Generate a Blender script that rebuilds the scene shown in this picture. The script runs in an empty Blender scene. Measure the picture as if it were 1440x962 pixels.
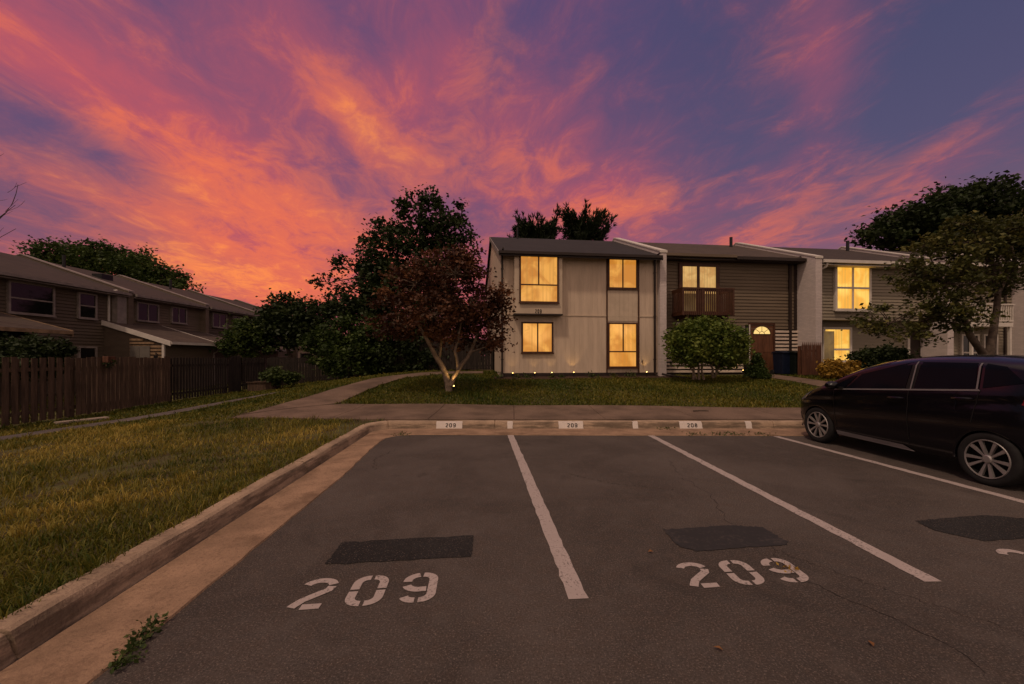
import bpy, math, random
import numpy as np
R = math.radians
rnd = random.Random(11)
rng = np.random.default_rng(5)
scene = bpy.context.scene
COL = scene.collection


def S(r, g, b):
    f = lambda c: (c / 255 / 12.92) if c / 255 <= .04045 else ((c / 255 + .055) / 1.055) ** 2.4
    return (f(r), f(g), f(b))


# ------------------------------------------------------------------ camera
FPX, CXP, HYP, EYE = 570.0, 720.0, 503.0, 1.55      # focal length in photo pixels, principal column, horizon row, eye height
cam_d = bpy.data.cameras.new('camera')
cam = bpy.data.objects.new('camera', cam_d)
COL.objects.link(cam)
cam.location = (0, 0, EYE)
cam.rotation_euler = (R(90), 0, 0)
cam_d.sensor_width = 36
cam_d.lens = 36 * FPX / 1440
cam_d.shift_y = (HYP - 481) / 1440
cam_d.clip_start = .05
cam_d.clip_end = 6000
scene.camera = cam

# ------------------------------------------------------------------ exposure, world, sun
scene.view_settings.view_transform = 'Standard'
scene.view_settings.look = 'None'
scene.view_settings.exposure = 0
scene.view_settings.gamma = 1
scene.cycles.max_bounces = 5
scene.cycles.diffuse_bounces = 2
scene.cycles.transparent_max_bounces = 8
FILL = 1.12           # brightness of the pale fill sky added behind the camera
SUN_STRENGTH = 1.25


class G:
    """small helper for wiring node trees"""
    def __init__(self, tree):
        self.t = tree
        self.n = tree.nodes
        self.l = tree.links

    def new(self, typ, **kw):
        nd = self.n.new(typ)
        for k, v in kw.items():
            setattr(nd, k, v)
        return nd

    def put(self, sock, v):
        if hasattr(v, 'is_output'):
            self.l.new(v, sock)
        elif isinstance(v, (tuple, list)) and len(v) == 3 and sock.type == 'RGBA':
            sock.default_value = (*v, 1)
        else:
            sock.default_value = v

    def m(self, op, a, b=0.0, c=None, clamp=False):
        nd = self.new('ShaderNodeMath', operation=op, use_clamp=clamp)
        self.put(nd.inputs[0], a)
        self.put(nd.inputs[1], b)
        if c is not None:
            self.put(nd.inputs[2], c)
        return nd.outputs[0]

    def mix(self, fac, a, b, blend='MIX'):
        nd = self.new('ShaderNodeMix', data_type='RGBA', blend_type=blend)
        self.put(nd.inputs[0], fac)
        self.put(nd.inputs[6], a)
        self.put(nd.inputs[7], b)
        return nd.outputs[2]

    def ss(self, x, lo, hi):
        nd = self.new('ShaderNodeMapRange', interpolation_type='SMOOTHSTEP')
        self.put(nd.inputs[0], x)
        self.put(nd.inputs[1], lo)
        self.put(nd.inputs[2], hi)
        return nd.outputs[0]

    def noise(self, vec, scale, detail=4, rough=.55, dist=0.0):
        nd = self.new('ShaderNodeTexNoise')
        if vec is not None:
            self.l.new(vec, nd.inputs['Vector'])
        nd.inputs['Scale'].default_value = scale
        nd.inputs['Detail'].default_value = detail
        nd.inputs['Roughness'].default_value = rough
        nd.inputs['Distortion'].default_value = dist
        return nd.outputs[0]

    def vec(self, x, y, z):
        nd = self.new('ShaderNodeCombineXYZ')
        for i, v in enumerate((x, y, z)):
            self.put(nd.inputs[i], v)
        return nd.outputs[0]

    def sep(self, v):
        nd = self.new('ShaderNodeSeparateXYZ')
        self.l.new(v, nd.inputs[0])
        return nd.outputs


world = bpy.data.worlds.new('World')
scene.world = world
world.use_nodes = True
g = G(world.node_tree)
g.n.clear()
wo = g.new('ShaderNodeOutputWorld')
bgn = g.new('ShaderNodeBackground')
g.l.new(bgn.outputs[0], wo.inputs[0])
D = g.new('ShaderNodeTexCoord').outputs['Generated']
dx, dy, dz = g.sep(D)
az = g.m('ARCTAN2', dx, dy)
el = g.m('ARCSINE', dz)
# cloud deck: direction projected on a flat layer, streaks run towards the horizon a little left of north
den = g.m('ADD', g.m('MAXIMUM', dz, 0.0), .10)
cx0 = g.m('DIVIDE', dx, den)
cy0 = g.m('DIVIDE', dy, den)
th = -.22
ca, sa = math.cos(th), math.sin(th)
sx = g.m('SUBTRACT', g.m('MULTIPLY', cx0, ca), g.m('MULTIPLY', cy0, sa))
sy = g.m('ADD', g.m('MULTIPLY', cx0, sa), g.m('MULTIPLY', cy0, ca))
pv = g.vec(g.m('MULTIPLY', sx, 1.0), g.m('MULTIPLY', sy, .62), 3.7)
n_big = g.noise(pv, .55, 4, .55, .5)
n_mid = g.noise(pv, 1.7, 7, .62, .55)
pv2 = g.vec(g.m('MULTIPLY', sx, 1.5), g.m('MULTIPLY', sy, .95), 9.1)
n_fine = g.noise(pv2, 4.2, 7, .68, .5)


def ae(px, py):
    x, y, z = (px - CXP) / FPX, 1.0, (HYP - py) / FPX
    L = math.sqrt(x * x + y * y + z * z)
    return math.atan2(x, y), math.asin(z / L)


def blob(px, py, ra, re, rot=0.0):
    """soft patch of cloud (or clear sky) round a sky direction"""
    a0, e0 = ae(px, py)
    da, de = g.m('SUBTRACT', az, a0), g.m('SUBTRACT', el, e0)
    c_, s_ = math.cos(rot), math.sin(rot)
    p = g.m('DIVIDE', g.m('ADD', g.m('MULTIPLY', da, c_), g.m('MULTIPLY', de, s_)), ra)
    q = g.m('DIVIDE', g.m('SUBTRACT', g.m('MULTIPLY', de, c_), g.m('MULTIPLY', da, s_)), re)
    r2 = g.m('ADD', g.m('MULTIPLY', p, p), g.m('MULTIPLY', q, q))
    return g.m('EXPONENT', g.m('MULTIPLY', r2, -1.0))


def addup(items):
    acc = None
    for k, s in items:
        v = g.m('MULTIPLY', s, k)
        acc = v if acc is None else g.m('ADD', acc, v)
    return acc


cover = addup([
    (.34, blob(500, 165, .26, .10, -.55)), (.26, blob(620, 90, .20, .12, .6)), (.30, blob(400, 300, .42, .10, -.25)),
    (.22, blob(170, 170, .40, .12, -.45)), (.25, blob(230, 300, .30, .07, -.5)), (.26, blob(880, 290, .26, .10, .1)),
    (.14, blob(300, 100, .30, .18, 0)), (.22, blob(330, 400, .35, .06, 0)), (.30, blob(1075, 325, .17, .045, .45)),
    (.26, blob(1160, 100, .06, .11, .1)), (.16, blob(800, 160, .22, .14, .2)), (.26, blob(1310, 235, .15, .045, .75)), (.10, blob(1120, 230, .15, .04, .2)),
    (.10, blob(720, 200, .2, .1, .4)),
    (-.36, blob(60, 170, .17, .055, -.35)), (-.32, blob(170, 235, .20, .05, -.25)), (-.20, blob(50, 300, .22, .06, -.2)), (-.10, blob(520, 60, .10, .06, 0)),
    (-.26, blob(930, 70, .22, .14, 0)), (-.22, blob(1010, 230, .16, .12, .3)), (-.26, blob(1330, 140, .20, .10, .5)),
    (-.15, blob(650, 300, .14, .04, -.2)), (-.2, blob(1420, 60, .2, .2, 0)), (-.14, blob(700, 20, .12, .06, 0))])
dens = g.m('ADD', g.m('ADD', g.m('MULTIPLY', n_big, .55), g.m('MULTIPLY', n_mid, .50)), g.m('ADD', g.m('MULTIPLY', n_fine, .52), cover))
low = g.m('MULTIPLY', g.ss(el, .34, .02), g.ss(az, .95, .2))
dens = g.m('ADD', dens, g.m('MULTIPLY', low, .16))
mask = g.ss(dens, .54, 1.40)
glow = g.m('ADD', addup([
    (.62, blob(505, 165, .17, .055, -.55)), (.50, blob(420, 300, .40, .085, -.15)), (.50, blob(880, 290, .20, .045, .1)),
    (.35, blob(690, 90, .12, .07, .7)), (.55, blob(330, 395, .34, .06, 0)), (.42, blob(1080, 325, .22, .05, .4)),
    (.40, blob(150, 290, .30, .05, -.4)), (.30, blob(640, 230, .3, .08, 0)), (.12, blob(1310, 235, .14, .05, .7))]),
    g.m('MULTIPLY', g.m('SUBTRACT', n_fine, .5), 1.5))
right = g.ss(az, -.10, .80)
rampb = g.new('ShaderNodeValToRGB')
g.l.new(el, rampb.inputs[0])
cr = rampb.color_ramp
cr.elements[0].position = 0.0
cr.elements[0].color = (*S(140, 88, 96), 1)
cr.elements[1].position = 1.0
cr.elements[1].color = (*S(70, 68, 116), 1)
for pos, c in ((.16, S(122, 86, 106)), (.36, S(102, 80, 114)), (.6, S(92, 76, 114))):
    e = cr.elements.new(pos)
    e.color = (*c, 1)
rampr = g.new('ShaderNodeValToRGB')
g.l.new(el, rampr.inputs[0])
cr = rampr.color_ramp
cr.elements[0].position = 0.0
cr.elements[0].color = (*S(138, 92, 108), 1)
cr.elements[1].position = 1.0
cr.elements[1].color = (*S(64, 68, 104), 1)
for pos, c in ((.2, S(118, 92, 112)), (.36, S(86, 82, 114)), (.6, S(72, 74, 108))):
    e = cr.elements.new(pos)
    e.color = (*c, 1)
clear = g.mix(right, rampb.outputs[0], rampr.outputs[0])
pink = g.mix(right, S(194, 90, 100), S(166, 86, 108))
coral = S(230, 112, 86)
fire = S(255, 142, 80)
cl1 = g.mix(g.ss(glow, .0, .45), pink, coral)
cl2 = g.mix(g.ss(glow, .45, .95), cl1, fire)
sky = g.mix(mask, clear, cl2)
# unseen sky behind the camera and high overhead, made pale as fill light
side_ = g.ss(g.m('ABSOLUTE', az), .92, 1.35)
sky = g.mix(side_, sky, S(84, 80, 98))  # unseen side sky dimmed to darken reflections in the car glass
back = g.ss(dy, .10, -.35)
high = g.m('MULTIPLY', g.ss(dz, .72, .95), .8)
fill_sky = g.vec(.53 * FILL, .375 * FILL, .305 * FILL)
sky = g.mix(g.m('MAXIMUM', back, high), sky, fill_sky)
sky = g.mix(g.ss(dz, .0, -.06), sky, S(60, 45, 42))
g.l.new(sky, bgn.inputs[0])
world.cycles.sampling_method = 'MANUAL'
world.cycles.sample_map_resolution = 256
bgn.inputs[1].default_value = 1.0

sun_d = bpy.data.lights.new('sun', 'SUN')
sun = bpy.data.objects.new('sun', sun_d)
COL.objects.link(sun)
sun_d.energy = SUN_STRENGTH
sun_d.angle = R(4)
sun_d.color = (1, .75, .55)
sv = np.array((-.30, -.40, .86))          # towards the sun: high, behind the camera's left shoulder
sun.rotation_euler = (math.acos(sv[2] / np.linalg.norm(sv)), 0, math.atan2(sv[1], sv[0]) + R(90))
sun.location = (-20, -16, 30)


# ------------------------------------------------------------------ materials
def mat(name, c, rough=.8, var=.18, scale=6.0, bump=0.0, bscale=60.0, spec=.3, metal=0.0, coat=0.0, c2=None, stretch=(1, 1, 1), fine=0.0):
    m = bpy.data.materials.new(name)
    m.use_nodes = True
    q = G(m.node_tree)
    b = q.n['Principled BSDF']
    tc = q.new('ShaderNodeTexCoord').outputs['Object']
    mp = q.new('ShaderNodeMapping')
    q.l.new(tc, mp.inputs[0])
    mp.inputs['Scale'].default_value = stretch
    v = mp.outputs[0]
    n = q.noise(v, scale, 6, .6)
    lo = tuple(x * (1 - var) for x in c)
    hi = tuple(min(1, x * (1 + var)) for x in (c2 or c))
    col = q.mix(q.ss(n, .3, .7), lo, hi)
    if fine:
        n3 = q.noise(v, scale * 17, 3, .7)
        col = q.mix(q.m('MULTIPLY', q.ss(n3, .45, .75), fine), col, tuple(x * .45 for x in c))
    q.put(b.inputs['Base Color'], col)
    b.inputs['Roughness'].default_value = rough
    b.inputs['Specular IOR Level'].default_value = spec
    b.inputs['Metallic'].default_value = metal
    b.inputs['Coat Weight'].default_value = coat
    b.inputs['Coat Roughness'].default_value = .06
    if bump:
        n2 = q.noise(v, bscale, 4, .6)
        bp = q.new('ShaderNodeBump')
        bp.inputs['Strength'].default_value = bump
        bp.inputs['Distance'].default_value = .02
        q.l.new(n2, bp.inputs['Height'])
        q.l.new(bp.outputs[0], b.inputs['Normal'])
    return m


def leafmat(name, dark, mid, light, transl=.25):
    m = bpy.data.materials.new(name)
    m.use_nodes = True
    q = G(m.node_tree)
    b = q.n['Principled BSDF']
    at = q.new('ShaderNodeAttribute', attribute_name='tint').outputs['Fac']
    rp = q.new('ShaderNodeValToRGB')
    q.l.new(at, rp.inputs[0])
    rp.color_ramp.elements[0].color = (*dark, 1)
    rp.color_ramp.elements[1].color = (*light, 1)
    e = rp.color_ramp.elements.new(.5)
    e.color = (*mid, 1)
    q.l.new(rp.outputs[0], b.inputs['Base Color'])
    b.inputs['Roughness'].default_value = .6
    b.inputs['Specular IOR Level'].default_value = .25
    tr = q.new('ShaderNodeBsdfTranslucent')
    q.l.new(rp.outputs[0], tr.inputs[0])
    mx = q.new('ShaderNodeMixShader')
    mx.inputs[0].default_value = transl
    q.l.new(b.outputs[0], mx.inputs[1])
    q.l.new(tr.outputs[0], mx.inputs[2])
    q.l.new(mx.outputs[0], q.n['Material Output'].inputs[0])
    return m


def emat(name, c, strength=1.0, c2=None, fold=0.0, fold_scale=9.0):
    """lit window or lamp: a glowing pane, curtain folds painted in as soft vertical bands, each window a little different"""
    m = bpy.data.materials.new(name)
    m.use_nodes = True
    q = G(m.node_tree)
    b = q.n['Principled BSDF']
    b.inputs['Base Color'].default_value = (.08, .06, .04, 1)
    b.inputs['Roughness'].default_value = .10
    col = c
    if c2:
        tc = q.new('ShaderNodeTexCoord').outputs['Object']
        x, y, z = q.sep(tc)
        rd = q.new('ShaderNodeObjectInfo').outputs['Random']
        w = q.m('MULTIPLY', rd, 37.0)
        n = q.noise(q.vec(q.m('ADD', x, w), y, q.m('MULTIPLY', z, .9)), 1.15, 4, .55, .9)
        col = q.mix(q.ss(n, .36, .60), c, c2)
        # pale lamp glow painted into the pane colour
        n2 = q.noise(q.vec(q.m('ADD', x, q.m('MULTIPLY', w, 1.7)), 5.0, z), .8, 1, .4)
        col = q.mix(q.m('MULTIPLY', q.ss(n2, .50, .68), .55), col, tuple(min(1.3, v * 1.25 + .04) for v in c))
        # darker random blotches in the pane colour
        n3 = q.noise(q.vec(q.m('ADD', x, w), 2.0, q.m('MULTIPLY', z, 1.3)), 2.6, 5, .6, 1.5)
        col = q.mix(q.m('MULTIPLY', q.ss(n3, .58, .70), .20), col, tuple(v * .45 for v in c2))
        if fold:
            f = q.noise(q.vec(q.m('ADD', q.m('MULTIPLY', x, fold_scale), w), 0.0, q.m('MULTIPLY', z, .25)), 1.0, 2, .5)
            col = q.mix(q.m('MULTIPLY', q.ss(f, .42, .66), fold), col, tuple(v * .55 for v in c))
        strength = q.m('MULTIPLY', q.m('ADD', q.m('MULTIPLY', rd, .25), .85), strength)
    q.put(b.inputs['Emission Color'], col)
    q.put(b.inputs['Emission Strength'], strength)
    return m


def asphalt_mat(name, base, patchy=True):
    m = bpy.data.materials.new(name)
    m.use_nodes = True
    q = G(m.node_tree)
    b = q.n['Principled BSDF']
    tc = q.new('ShaderNodeTexCoord').outputs['Object']
    big = q.noise(tc, .55, 6, .6, .4)
    mid = q.noise(tc, 9, 6, .7)
    fin = q.noise(tc, 150, 3, .8)
    col = q.mix(q.ss(big, .35, .68), tuple(x * .72 for x in base), tuple(x * 1.38 for x in base))
    col = q.mix(q.m('MULTIPLY', q.ss(mid, .35, .7), .5), col, (base[0] * 1.15, base[1] * .98, base[2] * .85))
    vo = q.new('ShaderNodeTexVoronoi')
    vo.inputs['Scale'].default_value = 105
    q.l.new(tc, vo.inputs['Vector'])
    vr = q.sep(vo.outputs['Color'])
    speck = q.m('MULTIPLY', q.ss(vr[0], .74, .97), q.ss(vo.outputs['Distance'], .50, .25))
    col = q.mix(q.m('MULTIPLY', speck, .75), col, (.22, .165, .135))
    pit = q.ss(fin, .56, .72)
    col = q.mix(q.m('MULTIPLY', pit, .85), col, tuple(x * .25 for x in base))
    grit = q.noise(tc, 85, 2, .8)
    col = q.mix(q.m('MULTIPLY', q.ss(grit, .54, .68), .8), col, tuple(x * 2.4 for x in base))
    col = q.mix(q.m('MULTIPLY', q.ss(grit, .46, .32), .7), col, tuple(x * .4 for x in base))
    blot = q.noise(tc, 1.1, 6, .65, 1.0)
    col = q.mix(q.m('MULTIPLY', q.ss(blot, .56, .72), .45), col, tuple(x * .45 for x in base))
    mott = q.noise(tc, 3.4, 5, .7)
    col = q.mix(q.m('MULTIPLY', q.ss(mott, .50, .70), .35), col, tuple(x * 1.6 for x in base))
    q.put(b.inputs['Base Color'], col)
    b.inputs['Roughness'].default_value = .88
    b.inputs['Specular IOR Level'].default_value = .25
    h = q.m('ADD', q.m('MULTIPLY', fin, .6), q.m('MULTIPLY', q.noise(tc, 45, 4, .6), .8))
    bp = q.new('ShaderNodeBump')
    bp.inputs['Strength'].default_value = .7
    bp.inputs['Distance'].default_value = .012
    q.l.new(h, bp.inputs['Height'])
    q.l.new(bp.outputs[0], b.inputs['Normal'])
    return m


def brick_mat(name, c, mortar):
    m = bpy.data.materials.new(name)
    m.use_nodes = True
    q = G(m.node_tree)
    b = q.n['Principled BSDF']
    tc = q.new('ShaderNodeTexCoord').outputs['Object']
    x, y, z = q.sep(tc)
    br = q.new('ShaderNodeTexBrick')
    q.l.new(q.vec(q.m('ADD', x, y), z, 0.0), br.inputs['Vector'])
    br.inputs['Scale'].default_value = 1
    br.inputs['Brick Width'].default_value = .21
    br.inputs['Row Height'].default_value = .072
    br.inputs['Mortar Size'].default_value = .006
    br.inputs['Color1'].default_value = (*c, 1)
    br.inputs['Color2'].default_value = (*[v * .86 for v in c], 1)
    br.inputs['Mortar'].default_value = (*mortar, 1)
    n = q.noise(tc, 2.2, 5, .6)
    q.put(b.inputs['Base Color'], q.mix(q.m('MULTIPLY', q.ss(n, .45, .75), .35), br.outputs['Color'], tuple(v * .7 for v in c)))
    b.inputs['Roughness'].default_value = .85
    bp = q.new('ShaderNodeBump')
    bp.inputs['Strength'].default_value = .6
    bp.inputs['Distance'].default_value = .01
    q.l.new(q.m('SUBTRACT', 1.0, br.outputs['Fac']), bp.inputs['Height'])
    q.l.new(bp.outputs[0], b.inputs['Normal'])
    return m


def shingle_mat(name, c):
    m = bpy.data.materials.new(name)
    m.use_nodes = True
    q = G(m.node_tree)
    b = q.n['Principled BSDF']
    tc = q.new('ShaderNodeTexCoord').outputs['Object']
    x, y, z = q.sep(tc)
    br = q.new('ShaderNodeTexBrick')
    q.l.new(q.vec(x, q.m('MULTIPLY', y, 1.07), 0.0), br.inputs['Vector'])
    br.inputs['Scale'].default_value = 1
    br.inputs['Brick Width'].default_value = .32
    br.inputs['Row Height'].default_value = .15
    br.inputs['Mortar Size'].default_value = .008
    br.inputs['Color1'].default_value = (*c, 1)
    br.inputs['Color2'].default_value = (*[v * .72 for v in c], 1)
    br.inputs['Mortar'].default_value = (*[v * .4 for v in c], 1)
    n = q.noise(tc, 1.1, 6, .65)
    n2 = q.noise(tc, 60, 3, .7)
    col = q.mix(q.m('MULTIPLY', q.ss(n, .4, .7), .5), br.outputs['Color'], tuple(v * 1.3 for v in c))
    col = q.mix(q.m('MULTIPLY', q.ss(n2, .5, .7), .5), col, tuple(v * .5 for v in c))
    q.put(b.inputs['Base Color'], col)
    b.inputs['Roughness'].default_value = .9
    return m


def paint_mat(name, c, wear=.5, under=(.05, .042, .038), grain=55):
    """road paint that has worn through to the surface in specks and scuffs"""
    m = bpy.data.materials.new(name)
    m.use_nodes = True
    q = G(m.node_tree)
    b = q.n['Principled BSDF']
    tc = q.new('ShaderNodeTexCoord').outputs['Object']
    n = q.noise(tc, grain, 4, .7)
    n2 = q.noise(tc, 4, 5, .6)
    f = q.m('ADD', q.m('MULTIPLY', n, .65), q.m('MULTIPLY', n2, .35))
    q.put(b.inputs['Base Color'], q.mix(q.m('MULTIPLY', q.ss(f, .51, .63), wear), q.mix(q.ss(n2, .3, .7), tuple(v * .85 for v in c), c), under))
    b.inputs['Roughness'].default_value = .8
    return m


MT = {}
MT['asphalt'] = asphalt_mat('asphalt', (.072, .059, .052))
MT['patch'] = asphalt_mat('asphalt_patch', (.019, .018, .018))
MT['patch2'] = paint_mat('worn_black_patch', (.020, .018, .018), .8, (.050, .040, .035), 24)
MT['pathasph'] = asphalt_mat('asphalt_path', (.10, .085, .08))
MT['concrete'] = mat('concrete', (.33, .26, .205), .9, .22, 1.6, .4, 70, fine=.35)
MT['gutter'] = mat('gutter_concrete', (.30, .19, .12), .9, .25, 2.2, .5, 60, fine=.55)
MT['kerb'] = mat('kerb_concrete', (.36, .255, .175), .9, .25, 2.6, .5, 50, fine=.45)
q = G(MT['kerb'].node_tree)           # dark grime in long blotches
_b = q.n['Principled BSDF']
_c = _b.inputs['Base Color'].links[0].from_socket
_tc = q.new('ShaderNodeTexCoord').outputs['Object']
_x, _y, _z = q.sep(_tc)
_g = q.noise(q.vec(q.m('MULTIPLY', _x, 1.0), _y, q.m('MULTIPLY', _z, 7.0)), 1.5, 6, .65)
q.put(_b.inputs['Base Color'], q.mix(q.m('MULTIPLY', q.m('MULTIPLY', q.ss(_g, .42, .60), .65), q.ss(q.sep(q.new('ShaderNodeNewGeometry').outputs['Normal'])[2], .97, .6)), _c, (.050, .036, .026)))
MT['walk'] = mat('sidewalk_concrete', (.150, .100, .072), .9, .30, 1.3, .4, 70, fine=.35)
MT['soil'] = mat('soil', (.085, .058, .026), .95, .35, 3, .7, 40, c2=(.07, .068, .02))
MT['mulch'] = mat('mulch', (.05, .026, .016), .95, .5, 25, .9, 60)
q = G(MT['gutter'].node_tree)          # dirt washed along the gutter
_b = q.n['Principled BSDF']
_c = _b.inputs['Base Color'].links[0].from_socket
_tc = q.new('ShaderNodeTexCoord').outputs['Object']
_g = q.noise(_tc, 1.9, 7, .7)
q.put(_b.inputs['Base Color'], q.mix(q.m('MULTIPLY', q.ss(_g, .50, .68), .6), _c, (.13, .075, .045)))
MT['paint'] = paint_mat('road_paint', (.43, .355, .33), .8)
MT['plate'] = paint_mat('kerb_paint', (.66, .58, .53), .35, (.34, .27, .21), 40)
MT['ink'] = mat('black_paint', (.02, .017, .016), .7)
MT['cream'] = mat('cream_boards', (.58, .455, .345), .75, .10, 1.5, .25, 30, stretch=(3, 3, .4))
MT['creamtrim'] = mat('cream_trim', (.54, .43, .32), .7, .08, 2)
MT['brown'] = mat('brown_trim', (.070, .027, .014), .5, .2, 5)
MT['darkbrown'] = mat('dark_brown_metal', (.026, .016, .013), .5, .15, 5)
MT['olive'] = mat('olive_siding', (.150, .112, .076), .7, .12, 1.2, stretch=(.4, 1, 3))
MT['sage'] = mat('sage_siding', (.26, .22, .165), .7, .10, 1.2, stretch=(.4, 1, 3))
MT['sun_slat'] = mat('sunlit_slat', (.66, .54, .44), .7, .12, 3)  # pale tone stands for sunlight on the lower siding
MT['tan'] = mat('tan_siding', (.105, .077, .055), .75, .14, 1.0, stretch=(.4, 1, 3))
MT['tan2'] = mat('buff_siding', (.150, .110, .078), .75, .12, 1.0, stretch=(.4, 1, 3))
MT['white'] = mat('white_trim', (.62, .56, .50), .6, .08, 3)
MT['greytrim'] = mat('weathered_trim', (.24, .20, .18), .7, .2, 3)
MT['brick'] = brick_mat('whitewashed_brick', (.62, .53, .50), (.50, .43, .41))
MT['roof'] = shingle_mat('roof_shingle', (.026, .021, .020))
MT['roof2'] = shingle_mat('brown_shingle', (.075, .050, .034))
MT['roof3'] = shingle_mat('grey_brown_shingle', (.050, .033, .024))
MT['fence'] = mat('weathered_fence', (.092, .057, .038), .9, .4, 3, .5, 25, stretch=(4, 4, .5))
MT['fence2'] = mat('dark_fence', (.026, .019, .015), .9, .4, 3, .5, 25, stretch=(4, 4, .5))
MT['redwood'] = mat('stained_picket', (.10, .040, .022), .8, .3, 4, .4, 30, stretch=(4, 4, .5))
MT['wood'] = mat('raw_wood', (.26, .17, .10), .8, .3, 4)
MT['bark'] = mat('bark', (.085, .062, .048), .95, .4, 8, .9, 35)
MT['barklight'] = mat('pale_bark', (.17, .125, .09), .95, .3, 8, .9, 35)
MT['glassdark'] = mat('dark_window_glass', (.010, .009, .009), .06, .3, 1.5, spec=.35)
MT['blind'] = mat('closed_blind', (.16, .14, .12), .5, .15, 2)
MT['door'] = mat('stained_door', (.125, .050, .024), .45, .25, 3, .2, 30, stretch=(5, 5, .6))
MT['blackmetal'] = mat('black_metal', (.012, .012, .013), .45)
MT['bluebin'] = mat('blue_plastic', (.006, .011, .030), .5)
MT['greenbin'] = mat('dark_green_plastic', (.005, .009, .007), .5)
MT['lit'] = emat('lit_window', S(242, 170, 74), 1.0, S(206, 130, 46), .45)
MT['lit2'] = emat('lit_curtain', S(236, 188, 112), .85, S(204, 148, 80), .6, 14)
MT['lit3'] = emat('lit_sheer', S(255, 204, 92), 1.0, S(242, 168, 54), .55, 12)
MT['litdim'] = emat('dim_window', S(120, 92, 44), .8, S(84, 64, 34), .5, 14)
MT['fan'] = emat('lit_fanlight', S(255, 214, 130), 1.0)
MT['bulb'] = emat('lamp_lens', (1, .58, .16), 7.0)
MT['carpaint'] = mat('dark_car_paint', (.0035, .003, .005), .2, .05, 2, spec=.3, coat=.35)
MT['carglass'] = mat('car_glass', (.005, .006, .010), .08, .1, 2, spec=.04)
MT['carblack'] = mat('car_black_trim', (.008, .008, .008), .55)
MT['chrome'] = mat('chrome_trim', (.20, .19, .19), .4, .05, 3, metal=.3)
MT['rubber'] = mat('tyre_rubber', (.014, .013, .013), .85, .2, 20)
MT['alloy'] = mat('alloy', (.40, .37, .36), .45, .08, 4, metal=.7)
MT['alloydark'] = mat('alloy_dark', (.006, .006, .006), .8, spec=.1)
MT['lens'] = mat('red_lens', (.16, .006, .008), .12, .1, 3, spec=.6)
MT['clearlens'] = mat('headlamp_lens', (.12, .12, .13), .1, .1, 3, spec=.6)
MT['silver'] = mat('silver_skirt', (.22, .20, .20), .4, .1, 3)
MT['rust'] = mat('dead_leaf', (.20, .09, .035), .9, .3, 30)
MT['crack'] = mat('crack_dark', (.016, .013, .012), .95, .3, 9)
MT['distant'] = mat('distant_wall', (.30, .22, .19), .9, .3, .6)

MT['L_dark'] = leafmat('dark_leaves', (.012, .020, .006), (.028, .044, .012), (.065, .085, .026))
MT['L_green'] = leafmat('green_leaves', (.018, .032, .006), (.048, .078, .014), (.11, .14, .03))
MT['L_olive'] = leafmat('olive_leaves', (.026, .030, .008), (.070, .076, .018), (.17, .15, .038))
MT['L_maple'] = leafmat('maple_leaves', (.026, .010, .006), (.085, .032, .014), (.20, .085, .034))
MT['L_bush'] = leafmat('bush_leaves', (.028, .048, .008), (.085, .125, .018), (.19, .22, .04))
MT['L_pine'] = leafmat('pine_needles', (.008, .014, .005), (.017, .027, .009), (.034, .045, .014))
MT['L_yellow'] = leafmat('yellow_leaves', (.16, .085, .012), (.36, .21, .03), (.60, .40, .08))
MT['L_grass'] = leafmat('grass_blades', (.034, .060, .005), (.160, .142, .016), (.46, .33, .065), .3)
MT['L_weed'] = leafmat('weed_leaves', (.02, .035, .008), (.05, .075, .016), (.10, .12, .03))


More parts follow.
